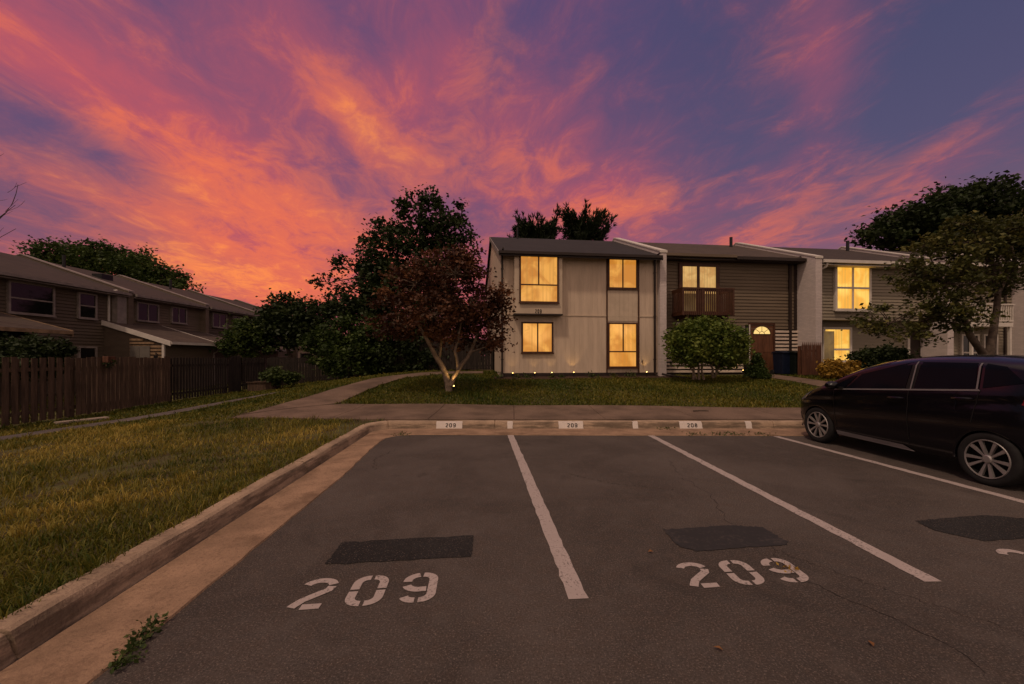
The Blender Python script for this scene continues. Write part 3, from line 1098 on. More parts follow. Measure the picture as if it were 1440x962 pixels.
MB().prism_x([(-.5, ridge(-.5) - .17), (RV, RZ - .17), (RV, RZ + .012), (-.5, ridge(-.5) + .012)], -.15, -.122).build('rake_board', 'greytrim', h1)
MB().tube([(1.35, 4.75, ridge(4.75) - .1), (1.35, 4.75, ridge(4.75) + .62)], .045).build('vent_pipe', 'blackmetal', h1)
# bay round the upper left window
vb_ = -.38
ub0, zb1 = W(723.5, 358.5, vb_)
ub1, zb0 = W(790.8, 441.5, vb_)
by = MB()
by.box(ub0, ub1, vb_, -.02, zb0, zw - .08)
bay = by.build('bay', 'creamtrim', h1)
MB().box(ub0 - .02, ub1 + .02, vb_ - .015, -.021, zb0 - .06, zb0 - .002).build('bay_sill', 'darkbrown', bay)


def wpx(parent, x0, y0, x1, y1, v, mf, mp, vert=(), horiz=(), du=0, **kw):
    """window given by its outline in the photograph, on the plane v of its own facade"""
    a, zt_ = W(x0, y0, v)
    _, zt2 = W(x1, y0, v)
    b, zb_ = W(x1, y1, v)
    hz = [W((x0 + x1) / 2, y, v)[1] for y in horiz]
    vv = [(W(x, 400, v)[0] - du, W(x, yb, v)[1], W(x, ya, v)[1]) for x, ya, yb in vert]
    if du:
        kw = dict(proud=.11, pane_out=.6, **kw)
    return window(parent, a - du, b - du, zb_, (zt_ + zt2) / 2, v, mf, mp, vv, hz, **kw)


wpx(h1, 730.2, 359.2, 785.5, 426.8, vb_, 'brown', 'lit', [(757.4, 350, 400.5)], [400.8], label='large lit bay window with two sashes over one low pane')
# number on the bay
nb = W(752.5, 440.6, vb_)
number('house_digit', '209', lambda a, b: (nb[0] + a * .105, vb_ - .006, nb[1] + .165 * b), False, .26, 'ink', bay, .98)
wpx(h1, 854.6, 363.4, 896.2, 407.2, -.02, 'brown', 'lit', [(875.6, 350, 520)], [], label='upper right two-light lit window')
wpx(h1, 733.2, 452.9, 777.8, 496.8, -.02, 'brown', 'lit', [(756, 400, 520)], [], label='lower left two-light lit window')
wpx(h1, 854.6, 453.8, 896.2, 517.4, -.02, 'brown', 'lit', [(876, 400, 494.5)], [494.6], label='tall lower right lit window with a low fixed pane')
ua, _ = W(854.0, 400, 0)
ub, _ = W(896.8, 400, 0)
st = MB()
st.box(ua - .05, ua - .002, -.055, -.001, .16, zw - .1)
st.box(ub + .002, ub + .05, -.055, -.001, .16, zw - .1)
st.build('strip_trim', 'brown', h1)
pz1, pz0 = W(875, 407.6, 0)[1] - .06, W(875, 452.8, 0)[1] + .03
pm = MB()
planks(pm, ua + .01, ub - .01, pz0, pz1, -.019)
pm.build('infill_panel', 'creamtrim', h1)
downspout(h1, .06, -.02, .02, zw - .05, 'darkbrown', jog=(0, -.5, .10))
downspout(h1, 6.80, -.02, .02, zw - .05, 'darkbrown', jog=(0, -.5, .10))
tp = MB()
tp.box(6.22, 6.25, -.09, -.02, .62, .66)
tp.box(6.225, 6.245, -.09, -.07, .5, .72)
tp.build('hose_tap', 'brown', h1)
fin(h1, 6.97, 7.26, -.22, ridge(-.22) + .16, RV, RZ + .16, hb)
sp_ = MB()
sp_.tube([(7.0, -.33, .10), (7.5, -.95, -.02), (8.0, -1.35, -.10)], [.05, .05, .05], 8)
tag(sp_.build('drain_hose', 'darkbrown'), 'dark corrugated drain pipe lying on the grass by the brick fin', 'drain pipe')
bpy.data.objects['drain_hose'].location = (OX, OY, OZ)
bpy.data.objects['drain_hose'].rotation_euler = (0, 0, ANG)

# ---- olive sided house with balcony
u2 = 7.28
V2 = .80
h2 = row_root('townhouse', 'olive sided townhouse with dark balcony and fanlight front door', u2)
U2 = 14.44 - u2
zw2 = ridge(V2) - .15
MB().prism_x([(V2 + .03, -.6), (V2 + .03, zw2), (RV, RZ - .15), (hb, ridge(0) - .2), (hb, -.6)], .0, U2).build('wall', 'darkbrown', h2)  # dark backing reads as lap shade between the lower slats
zs = W(1000, 462, V2)[1]
sd = MB()
laps(sd, 0, U2, zs, zw2 + .1, V2, .155, .034)
sd.build('siding', 'olive', h2)


def wu(px, v=V2, du=u2):
    return W(px, 480, v)[0] - du


slm = MB()
dl, dr = wu(1044.5), wu(1088.5)
z = .12
while z < zs - .06:
    for a, b in ((.0, dl - .02), (dr + .03, U2)):
        slm.prism_x([(V2 + .002, z), (V2 - .075, z - .002), (V2 - .075, z + .092), (V2 + .002, z + .104)], a, b)
    z += .172
slm.build('sunlit_cladding', 'sun_slat', h2)  # pale boards over dark gaps imitate sunlit laps and their shadows
roof_slab(0, U2, V2 - .5, ridge(V2 - .5), RV, RZ, hb + .4).build('roof', 'roof2', h2)
gu1 = wu(1034.5, V2 - .5)
gm2 = MB()
gm2.box(.0, gu1, V2 - .62, V2 - .502, ridge(V2 - .5) - .10, ridge(V2 - .5) + .02)
gm2.build('gutter', 'tan2', h2)
gm3 = MB()
gm3.box(gu1 + .01, U2 - .02, V2 - .60, V2 - .502, ridge(V2 - .5) - .17, ridge(V2 - .5) - .03)
gm3.box(.0, U2, V2 - .5, V2 - .02, ridge(V2 - .5) - .20, ridge(V2 - .5) - .16)
gm3.build('soffit', 'darkbrown', h2)
vp = MB()
vp.tube([(wu(1028, 4.3), 4.3, ridge(4.3) - .1), (wu(1028, 4.3), 4.3, ridge(4.3) + .55)], .085)
vp.build('vent_pipe', 'blackmetal', h2)
wpx(h2, 953.6, 370.5, 1010, 446, V2 - .02, 'brown', 'lit2', [(980.5, 300, 500)], [], du=u2, fw=.17, label='lit sliding balcony door')
# balcony
vB = V2 - 1.0
bx0, bz1 = W(960.5, 404.5, vB)
bx1, bz0 = W(1031, 443.5, vB)
bx0, bx1 = bx0 - u2, bx1 - u2
bal = MB()
bal.box(bx0, bx1, vB, V2 - .03, bz0, bz0 + .16)
bal.box(bx0 + .2, bx0 + .3, vB + .05, V2 - .03, bz0 - .14, bz0 - .002)
bal.box(bx1 - .3, bx1 - .2, vB + .05, V2 - .03, bz0 - .14, bz0 - .002)
bal = bal.build('balcony', 'brown', h2)
rl = MB()
for (a, b, c, d) in ((bx0, bx1, vB, vB + .05), (bx0, bx0 + .05, vB + .05, V2 - .03), (bx1 - .05, bx1, vB + .05, V2 - .03)):
    rl.box(a - (.05 if c == vB else 0), b + (.05 if c == vB else 0), c - .04, d + .04, bz1 - .05, bz1 + .02)
    rl.box(a, b, c, d, bz1 - .14, bz1 - .052)
n = 24
for k in range(n + 1):
    x = bx0 + .03 + (bx1 - bx0 - .06) * k / n
    rl.box(x - .024, x + .024, vB - .03, vB - .002, bz0 + .0, bz1 - .06)
for s in (bx0, bx1):
    for k in range(7):
        y = vB + .08 + .13 * k
        rl.box(s - .02, s + .02, y - .02, y + .02, bz0 + .162, bz1 - .142)
for px_ in (bx0, (bx0 + bx1) / 2 - .28, bx1):
    rl.box(px_ - .045, px_ + .045, vB - .032, vB + .055, bz0 - .02, bz1 - .055)
rl.build('railing', 'brown', bal)
MB().box(wu(957.5), wu(1006), V2 - .105, V2 - .098, bz0 + .17, bz1 - .10).build('half_curtain', 'litdim', h2)
# door with fanlight, sidelight
d0, d1 = wu(1056.3), wu(1087.2)
dz1 = W(1070, 457, V2)[1]
dz0 = W(1070, 522.5, V2)[1]
fr = MB()
fr.box(d0 - .16, d0 - .06, V2 - .06, V2, dz0, dz1)
fr.box(d1 - .02, d1 + .06, V2 - .06, V2, dz0, dz1)
fr.box(d0 - .16, d1 + .06, V2 - .062, V2, dz1, dz1 + .09)
fr.box(d0 - .2, d1 + .1, V2 - .16, V2, dz0 - .09, dz0 - .002)
fr.build('door_frame', 'brown', h2)
MB().box(d0 - .158, d0 - .10, V2 - .075, V2 - .061, dz0, dz1).build('weatherstrip', 'white', h2)
dm = MB()
dm.box(d0 - .058, d1 - .022, V2 - .03, V2, dz0, dz1)
W_, H_ = d1 - d0, dz1 - dz0
for a, b, c, d in ((.06, .44, .08, .36), (.54, .92, .08, .36), (.06, .44, .41, .70), (.54, .92, .41, .70)):
    dm.box(d0 + a * W_ - .03, d0 + b * W_ - .03, V2 - .042, V2 - .031, dz0 + c * H_, dz0 + d * H_)
door = dm.build('door', 'door', h2)
fl = MB()
cxf, czf, rf = d0 + W_ * .46, dz0 + H_ * .80, W_ * .39
ring = [(cxf + rf * math.cos(t), V2 - .036, czf + rf * .85 * math.sin(t)) for t in np.linspace(0, math.pi, 17)]
fl.face(ring[::-1])
fanl = fl.build('fanlight', 'fan', door)
fm = MB()
for t in (40, 90, 140):
    fm.tube([(cxf + .3 * rf * math.cos(R(t)), V2 - .04, czf + .3 * rf * math.sin(R(t))), (cxf + rf * math.cos(R(t)), V2 - .04, czf + rf * .85 * math.sin(R(t)))], .012, 6)
fm.tube([(x, V2 - .04, z) for x, _, z in ring], .016, 6)
fm.tube([(cxf - rf, V2 - .04, czf), (cxf + rf, V2 - .04, czf)], .016, 6)
fm.tube([(cxf + .3 * rf * math.cos(t), V2 - .04, czf + .3 * rf * math.sin(t)) for t in np.linspace(0, math.pi, 9)], .012, 6)
fm.build('fanlight_bars', 'brown', door)
hd = MB()
hd.lathe([(0, V2 - .105), (.03, V2 - .10), (.036, V2 - .08), (.012, V2 - .06), (.012, V2 - .03)], 12)
hd.v = [(x + d0 + .05, y, z_ + dz0 + .95) for x, y, z_ in hd.v]
hd.build('door_knob', 'chrome', door)
MB().box(wu(1047.5), d0 - .17, V2 - .035, V2, dz0, dz1).build('sidelight', 'glassdark', h2)
# downspout and corner trim
downspout(h2, wu(1109.5), V2 - .03, .0, zw2 - .2, 'darkbrown', w=.13, jog=(.35, -.3, .25))
MB().box(U2 - .18, U2 - .03, V2 - .045, V2 - .025, .1, zw2 + .05).build('corner_trim', 'darkbrown', h2)
# pale window behind the bush
wpx(h2, 950.5, 454, 1020, 505, V2 - .07, 'white', 'blind', [(985, 400, 520)], [], du=u2, label='pale ground-floor window half hidden by the bush')
ll = MB()
ll.box(wu(1040.5), wu(1044), V2 - .16, V2 - .08, zs - .12, zs + .12)
ll.box(wu(1041.5), wu(1043), V2 - .08, V2, zs - .02, zs + .04)
ll.build('porch_lamp', 'greytrim', h2)
fin(h2, U2, U2 + .33, -.25, ridge(-.25) + .14, RV, RZ + .14, hb)

# ---- sage house with two bright windows
u3 = 14.80
V3 = .35
h3 = row_root('townhouse', 'sage sided townhouse with white framed bright windows beside the brick fin', u3)
U3 = 21.42 - u3
zw3 = ridge(V3) - .15
zo = W(1180, 450, V3)[1]
MB().prism_x([(V3 + .03, zo), (V3 + .03, zw3), (RV, RZ - .15), (hb, ridge(0) - .2), (hb, -.6), (V3 + .62, -.6), (V3 + .62, zo)], 0, U3).build('wall', 'sage', h3)
sd = MB()
laps(sd, 0, U3, zo, zw3 + .1, V3, .15, .034)
laps(sd, 0, U3, .1, zo, V3 + .6, .15, .034)
sd.build('siding', 'sage', h3)
roof_slab(0, U3, V3 - .5, ridge(V3 - .5), RV, RZ, hb + .4).build('roof', 'roof3', h3)
g3 = MB()
g3.box(.05, U3 - .05, V3 - .64, V3 - .502, ridge(V3 - .5) - .13, ridge(V3 - .5) + .01)
g3.box(.0, U3, V3 - .5, V3 - .02, ridge(V3 - .5) - .22, ridge(V3 - .5) - .17)
g3.build('gutter', 'white', h3)
ds = MB()
ds.tube([(.30, V3 - .55, ridge(V3 - .5) - .12), (.28, V3 - .5, ridge(V3 - .5) - .30), (.05, V3 - .12, ridge(V3 - .5) - .52), (.04, V3 - .08, ridge(V3 - .5) - .7), (.04, V3 - .08, .1)], .05, 8)
ds.build('downspout', 'white', h3)
wpx(h3, 1172, 370.8, 1222.6, 438, V3 - .022, 'white', 'lit3', [(1197, 300, 500)], [405.5], du=u3, fw=.11, label='upper double window glowing yellow')
V3b = V3 + .58
wpx(h3, 1155, 460.2, 1195.5, 510, V3b, 'white', 'lit3', [], [491.5], du=u3, fw=.12, label='lower patio window glowing yellow')
a, b = W(1156.3, 480, V3b)[0] - u3, W(1170, 480, V3b)[0] - u3
MB().box(a, b, V3b - .125, V3b - .112, W(1160, 512, V3b)[1], W(1160, 466, V3b)[1]).build('screen_door', 'litdim', h3)
e = MB()
for px in (1277, 1305):
    x = W(px, 480, V3b)[0] - u3
    e.box(x - .06, x + .06, V3b - .05, V3b, .05, zo - .35)
x0, x1 = W(1277, 480, V3b)[0] - u3, W(1305, 480, V3b)[0] - u3
e.box(x0 - .06, x1 + .06, V3b - .052, V3b, zo - .35, zo - .23)
dfr = e.build('door_frame', 'white', h3)
MB().box(x0 + .062, x1 - .062, V3b - .03, V3b, .05, zo - .352).build('door', 'darkbrown', h3)
MB().tube([(W(1192, 340, 4.3)[0] - u3, 4.3, ridge(4.3) - .1), (W(1192, 340, 4.3)[0] - u3, 4.3, ridge(4.3) + .6)], .085).build('vent_pipe', 'blackmetal', h3)
fin(h3, U3, U3 + .34, -.25, ridge(-.25) + .14, RV, RZ + .14, hb)

# ---- last house behind the tree
u4 = 21.78
V4 = .85
h4 = row_root('townhouse', 'rightmost townhouse with white balcony, half hidden by the tree', u4)
U4 = 26.75 - u4
zw4 = ridge(V4) - .15
MB().prism_x([(V4 + .03, -.6), (V4 + .03, zw4), (RV, RZ - .15), (hb, ridge(0) - .2), (hb, -.6)], 0, U4).build('wall', 'sage', h4)
sd = MB()
laps(sd, 0, U4, .1, zw4 + .1, V4, .15, .046)
sd.build('siding', 'sage', h4)
roof_slab(0, U4, V4 - .5, ridge(V4 - .5), RV, RZ, hb + .4).build('roof', 'roof3', h4)
g4 = MB()
g4.box(.0, U4, V4 - .64, V4 - .502, ridge(V4 - .5) - .16, ridge(V4 - .5) + .01)
g4.build('gutter', 'white', h4)
vB4 = V4 - .95
a, zt4 = W(1366, 426.5, vB4)
b, zb4 = W(1425, 459.5, vB4)
a, b = a - u4, b - u4
bl = MB()
bl.box(a, b, vB4, V4 - .03, zb4, zb4 + .2)
bl.box(a + .05, a + .15, vB4 + .02, vB4 + .12, -.1, zb4 - .002)
bl.box(b - .15, b - .05, vB4 + .02, vB4 + .12, -.1, zb4 - .002)
b4 = bl.build('balcony', 'white', h4)
rl = MB()
rl.box(a - .04, b + .04, vB4 - .05, vB4 + .05, zt4 - .06, zt4)
rl.box(a, b, vB4 - .02, vB4 + .02, zb4 + .25, zb4 + .33)
for s in (a, b - .05):
    rl.box(s, s + .05, vB4 + .052, V4 - .03, zt4 - .06, zt4)
for k in range(19):
    x = a + .04 + (b - a - .08) * k / 18
    rl.box(x - .02, x + .02, vB4 - .018, vB4 + .018, zb4 + .331, zt4 - .061)
rl.build('railing', 'white', b4)
wpx(h4, 1349, 470, 1374, 512, V4 - .02, 'white', 'glassdark', [], [496], du=u4, fw=.09, label='dark ground-floor sash window')
wpx(h4, 1380, 470, 1400, 512, V4 - .02, 'white', 'glassdark', [], [], du=u4, fw=.09)
downspout(h4, W(1411, 480, V4)[0] - u4, V4 - .03, .0, zw4 - .2, 'darkbrown', w=.11)
fin(h4, U4, U4 + .34, -.6, ridge(-.6) + .14, RV, RZ + .14, hb)
MB().box(U4 + .34, U4 + 6, V4, hb, -.6, 5.3).build('end_wall', 'sage', h4)
roof_slab(U4 + .36, U4 + 6.2, V4 - .5, ridge(V4 - .5), RV, RZ, hb + .4).build('end_roof', 'roof3', h4)

# ------------------------------------------------------------------ houses on the left, facing right
LX = -21.8
LZ = -.25
LR = 7.45                                        # ridge height above their base
lr = lambda v: LR - (5.6 - v) * .34
def left_root(name, label, y):
    return thing(name, label, 'townhouse', (LX, y, LZ), R(90), 'townhouses of the row on the left')


def Lpx(px, py, v=0.0):
    """distance along the left row and height above its base, for a pixel on the facade plane"""
    Xw = LX - v
    Y = Xw * FPX / (px - CXP)
    return Y, EYE - (py - HYP) / FPX * Y - LZ


def lwin(parent, y0, x0, yt, x1, yb, mf='greytrim', mp='glassdark', mull=None, hz=(), v=0.0, **kw):
    a, za = Lpx(x0, yt[0], v)
    b, zb = Lpx(x1, yt[1], v)
    _, zc = Lpx(x0, yb, v)
    vv = [(Lpx(mull, 450, v)[0] - y0, 0, 99)] if mull else []
    return window(parent, a - y0, b - y0, zc, (za + zb) / 2, v - .025, mf, mp, vv, [zc + (((za + zb) / 2) - zc) * h for h in hz], proud=.11, pane_out=.6, **kw)


def left_house(y0, y1, label, siding):
    h = left_root('townhouse', label, y0)
    L = y1 - y0 - .3
    zw_ = lr(0) - .16
    MB().prism_x([(.02, -.6), (.02, zw_), (5.6, LR - .16), (11.2, zw_), (11.2, -.6)], 0, L).build('wall', siding, h)
    s = MB()
    laps(s, 0, L, .1, zw_ + .1, 0, .16, .05)
    s.build('siding', siding, h)
    roof_slab(0, L, -.5, lr(-.5), 5.6, LR, 11.7).build('roof', 'roof3', h)
    gg = MB()
    gg.box(0, L, -.63, -.502, lr(-.5) - .13, lr(-.5) + .0)
    gg.box(0, L, -.5, -.02, lr(-.5) - .21, lr(-.5) - .16)
    gg.build('gutter', 'greytrim', h)
    fin(h, L, L + .3, -.42, lr(-.42) + .10, 5.6, LR + .10, 11.2, m=siding, mc='greytrim')
    return h


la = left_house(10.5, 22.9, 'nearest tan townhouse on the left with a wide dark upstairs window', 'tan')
lwin(la, 10.5, 8, (394, 403), 74, 440, hz=(.48,), fw=.08, label='wide dark upstairs window with a white frame')
lwin(la, 10.5, 107, (410.5, 414), 133.5, 447.5, hz=(.5,), fw=.08, label='narrow upstairs sash window')
lwin(la, 10.5, 107, (486.5, 487.5), 133.5, 525, fw=.09, label='ground-floor window above the fence')
u_ = 22.9 - 10.5 - .3
cs = MB()
cs.box(u_ - .55, u_ - .02, -.34, -.03, 3.0, lr(0) - .3)
cs.build('corner_board', 'greytrim', la)
downspout(la, u_ - .75, -.03, 3.0, lr(0) - .2, 'white', kick=False, jog=(.1, -.4, .1))


def lean_to(parent, y0, ya, yb, vf, zt_, zb_, m, name='porch_roof', th=.14, trim='greytrim'):
    """single pitch roof running out from the facade, ya..yb along the row, out to -vf"""
    o = MB().prism_x([(-.03, zt_), (-.03, zt_ - th), (-vf, zb_ - th), (-vf, zb_)], ya - y0 + .03, yb - y0 - .03).build(name, m, parent)
    t = MB()
    for a, b in ((ya - y0 - .02, ya - y0 + .028), (yb - y0 - .028, yb - y0 + .02)):
        t.prism_x([(-.03, zt_ + .015), (-.03, zt_ - .24), (-vf - .04, zb_ - .24), (-vf - .04, zb_ + .015)], a, b)
    t.box(ya - y0 + .03, yb - y0 - .03, -vf - .10, -vf - .003, zb_ - .15, zb_ - .01)
    t.build('rake_board', trim, o)
    return o


# near extension
lean_to(la, 10.5, 11.0, 17.0, 3.35, 3.78, 2.92, 'roof2', trim='wood')
lean_to(la, 10.5, 10.8, 16.3, 3.0, 3.50, 2.55, 'roof2', 'lower_roof', trim='greytrim')
x_ = MB()
x_.box(.6, 6.2, -2.6, -.05, -.1, 2.5)
x_.build('extension', 'tan', la)
# shed of the second house
lb = left_house(22.9, 28.6, 'second townhouse on the left with a pale lean-to shed and white door', 'tan2')
lwin(lb, 22.9, 190, (424, 429), 221, 451, mull=206, fw=.07, label='left dark upstairs window')
lwin(lb, 22.9, 239, (431, 434), 260.5, 454, mull=249.5, fw=.07, label='right dark upstairs window')
lean_to(lb, 22.9, 21.5, 25.2, 3.65, 3.78, 2.66, 'roof2', trim='white')
sh = MB()
sh.prism_x([(-.05, -.1), (-.05, 3.55), (-3.3, 2.56), (-3.3, -.1)], 21.62 - 22.9, 25.1 - 22.9)
shed = sh.build('shed_wall', 'tan', lb)
sl = MB()
z = .3
while z < 3.0:
    vv1 = min(3.28, (3.5 - z - .14) / .305)
    if vv1 > 1.6:
        sl.box(21.56 - 22.9, 21.618 - 22.9, -vv1, -1.45, z, z + .115)
    z += .185
sl.build('end_siding', 'wood', shed)  # paler slats on the wall stand for sunlit lap stripes
sd = MB()
sd.box(21.53 - 22.9, 21.558 - 22.9, -2.55, -1.5, .3, 2.42)
sd.box(21.51 - 22.9, 21.528 - 22.9, -2.0, -1.95, 1.6, 2.35)
sd.build('shed_door', 'blind', shed)
MB().box(21.52 - 22.9, 21.60 - 22.9, -3.32, -3.2, 0, 2.5).build('corner_post', 'white', shed)
pl_ = MB()
pl_.tube([(21.5 - 22.9, -3.0, 1.95), (21.4 - 22.9, -3.0, 2.05), (21.38 - 22.9, -3.0, 1.92)], .03, 6)
pl_.box(21.34 - 22.9, 21.44 - 22.9, -3.07, -2.93, 1.62, 1.9)
pl_.build('wall_lantern', 'blackmetal', shed)
gs = MB()
gs.tube([(25.1 - 22.9, -3.72, 2.6), (25.15 - 22.9, -3.78, 2.35), (25.15 - 22.9, -3.3, 2.05), (25.15 - 22.9, -3.3, .0)], .05, 8)
gs.build('downspout', 'greytrim', lb)
MB().box(25.3 - 22.9, 28.2 - 22.9, -2.6, -.05, -.1, 2.6).build('extension', 'tan2', lb)
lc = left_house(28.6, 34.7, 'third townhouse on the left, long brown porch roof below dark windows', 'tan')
lwin(lc, 28.6, 297, (440, 442), 317, 460, mull=307, fw=.07)
lwin(lc, 28.6, 326, (444, 446), 340, 462, mull=333, fw=.07)
lean_to(lb, 22.9, 25.6, 28.3, 3.7, 3.62, 2.55, 'roof2', 'lower_roof')
lean_to(lc, 28.6, 28.75, 33.0, 3.9, 3.55, 2.45, 'roof2', trim='greytrim')
MB().box(.3, 4.0, -3.0, -.05, -.1, 2.6).build('extension', 'tan', lc)
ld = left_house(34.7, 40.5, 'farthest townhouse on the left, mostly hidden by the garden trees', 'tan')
for h_, u_ in ((lb, .8), (lc, 2.5), (la, 10.0)):
    MB().tube([(u_, 4.4, lr(4.4) - .1), (u_, 4.4, lr(4.4) + .75)], .08, 8).build('vent_pipe', 'blackmetal', h_)
MB().box(1.6, 2.3, 3.0, 3.6, lr(3.3) - .1, lr(3.3) + .22).build('roof_vent', 'blackmetal', lb)

# ------------------------------------------------------------------ fences
def fence(name, label, p, q, top, m, board=.14, gap=.10, back=True, height=1.85, cat='fence', posts=2.4, group='garden fences on the left', arch=0.0, jitter=.018):
    p, q = np.array(p, float), np.array(q, float)
    L = np.linalg.norm(q - p)
    a = math.atan2(q[1] - p[1], q[0] - p[0])
    z0 = tz(*((p + q) / 2))
    t = thing(name, label, cat, (p[0], p[1], z0), a, group)
    T_ = top - z0
    bm, bb = MB(), MB()
    u, k = 0.0, 0
    while u < L - board * .5:
        gz = tz(*(p + (q - p) * (u / L))) - z0
        j = rnd.gauss(0, jitter)
        tp_ = T_ + j + (arch * math.sin(math.pi * min(1, u / L)) if arch else 0)
        y = -.022 if True else 0
        lean = rnd.gauss(0, .010)
        b1 = min(u + board, L)
        i = len(bm.v)
        bm.box(u, b1, -.045, -.025, gz + .04 + rnd.uniform(0, .04), tp_)
        bm.v[i:] = [(x + lean * (zz > 1), yy, zz) for x, yy, zz in bm.v[i:]]
        if back and gap > .02:
            c0 = u + board - .02
            bb.box(c0, min(c0 + gap + .04, L), .028, .045, gz + .05, T_ + rnd.gauss(0, jitter) - .01)
        u += board + gap
        k += 1
    bm.build('boards', m, t)
    if back and gap > .02:
        bb.build('back_boards', m, t)
    gza, gzb = tz(*p) - z0, tz(*q) - z0
    rr = MB()
    for fz in (.18, .82):
        za, zb = gza + (T_ - gza) * fz, gzb + (T_ - gzb) * fz
        rr.face([(0, -.024, za - .045), (L, -.024, zb - .045), (L, -.024, zb + .045), (0, -.024, za + .045)])
        rr.face([(0, .026, za - .045), (L, .026, zb - .045), (L, .026, zb + .045), (0, .026, za + .045)])
        rr.face([(0, -.024, za + .045), (L, -.024, zb + .045), (L, .026, zb + .045), (0, .026, za + .045)])
    rr.build('rail', m, t)
    n = max(1, round(L / posts))
    for k in range(n + 1):
        u = L * k / n
        gz = tz(*(p + (q - p) * (u / L))) - z0
        MB().box(u - .05, u + .05, .047, .14, gz - .3, T_ - .03).build('post', m, t)
    return t


fence('board_fence', 'weathered board-on-board fence nearest the left photo edge', (-11.9, 4.0), (-13.14, 12.1), 1.55, 'fence', .15, .09)
fence('board_fence', 'taller darker close-boarded fence section with a pot hung on it', (-13.16, 12.2), (-13.68, 16.25), 1.56, 'fence', .15, .025, False)
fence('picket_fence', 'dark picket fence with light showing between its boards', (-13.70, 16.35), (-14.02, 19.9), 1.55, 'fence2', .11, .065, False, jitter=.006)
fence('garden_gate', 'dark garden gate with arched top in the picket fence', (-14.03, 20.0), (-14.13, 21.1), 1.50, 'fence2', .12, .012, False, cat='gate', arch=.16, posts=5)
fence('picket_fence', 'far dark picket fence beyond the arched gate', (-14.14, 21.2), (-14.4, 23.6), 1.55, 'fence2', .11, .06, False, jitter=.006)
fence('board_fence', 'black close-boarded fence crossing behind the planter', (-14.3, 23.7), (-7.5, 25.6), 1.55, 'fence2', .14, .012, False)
# picket panel hiding the bins
pA = W(1126.8, 500, -.95)
pA_ = np.array((OX + CA * pA[0] + SA * .95, OY + SA * pA[0] - CA * .95))
pB = W(1154, 500, -.95)
pB_ = np.array((OX + CA * pB[0] + SA * .95, OY + SA * pB[0] - CA * .95))
t = fence('picket_screen', 'red-brown picket screen between the bins and the yellow bush', pA_, pB_, tz(*pA_) + 1.36, 'redwood', .085, .012, False, cat='fence', group=None, jitter=0, posts=5)
bo = [c for c in t.children if c.name.startswith('boards')][0]
tips = MB()
L = np.linalg.norm(pB_ - pA_)
u = 0
while u < L - .04:
    b1 = min(u + .085, L)
    tips.prism_y([(u + .008, 1.37 + 0), (u + .028, 1.45), (u + .042, 1.53), (u + .057, 1.45), (b1 - .008, 1.37)], -.044, -.026)
    u += .097
tips.v = [(x, y, z - (t.location.z - tz(*pA_)) - .015) for x, y, z in tips.v]
tips.build('picket_tips', 'redwood', t)
# fence between the cream house and the trees behind
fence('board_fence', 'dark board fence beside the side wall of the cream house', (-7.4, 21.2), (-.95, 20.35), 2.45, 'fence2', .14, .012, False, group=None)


# ------------------------------------------------------------------ bins
def bin_(name, label, px, v, m, h=1.02, w=.58):
    u, _ = W(px, 500, v)
    x, y = OX + CA * u - SA * v, OY + SA * u + CA * v
    t = thing(name, label, 'wheelie bin', (x, y, tz(x, y)), ANG, None)
    b = MB()
    s = .86
    d = .62
    b.v = [(-w / 2 * s, -d / 2 * s, .05), (w / 2 * s, -d / 2 * s, .05), (w / 2 * s, d / 2 * s, .05), (-w / 2 * s, d / 2 * s, .05),
           (-w / 2, -d / 2, h), (w / 2, -d / 2, h), (w / 2, d / 2, h), (-w / 2, d / 2, h)]
    b.f = [(3, 2, 1, 0), (4, 5, 6, 7), (0, 1, 5, 4), (1, 2, 6, 5), (2, 3, 7, 6), (3, 0, 4, 7)]
    b.build('body', m, t, bevel=.02)
    ld_ = MB()
    ld_.prism_x([(-d / 2 - .05, h + .004), (-d / 2 - .05, h + .04), (-.05, h + .09), (d / 2, h + .07), (d / 2, h + .004)], -w / 2 - .03, w / 2 + .03)
    ld_.build('lid', m, t, bevel=.01)
    MB().tube([(-w / 2 - .01, d / 2 + .06, h - .03), (w / 2 + .01, d / 2 + .06, h - .03)], .018).build('handle', m, t)
    for s_ in (-1, 1):
        wl = MB().lathe([(0, -.03), (.11, -.03), (.12, -.015), (.12, .015), (.11, .03), (0, .03)], 16)
        wl.v = [(y_ + s_ * (w / 2 + .0), x_ + d / 2, z_ + .12) for x_, y_, z_ in wl.v]
        wl.build('wheel', 'rubber', t)
    return t


bin_('wheelie_bin', 'dark blue wheelie bin beside the sun-striped siding', 1101, -.05, 'bluebin', 1.0, .55)
bin_('wheelie_bin', 'black-green wheelie bin next to the picket screen', 1119, -.35, 'greenbin', 1.0, .60)

# ------------------------------------------------------------------ vegetation
def patchnoise(x, y, s, seed):
    r = np.random.default_rng(seed)
    v = np.zeros(len(x))
    for k in range(7):
        a = r.uniform(0, 2 * math.pi)
        f = s * r.uniform(.5, 2.6)
        v += np.sin((x * math.cos(a) + y * math.sin(a)) * f + r.uniform(0, 6.28)) * (1 / (1 + .3 * k))
    return v / 3


def unit(v):
    return v / (np.linalg.norm(v, axis=-1, keepdims=True) + 1e-9)


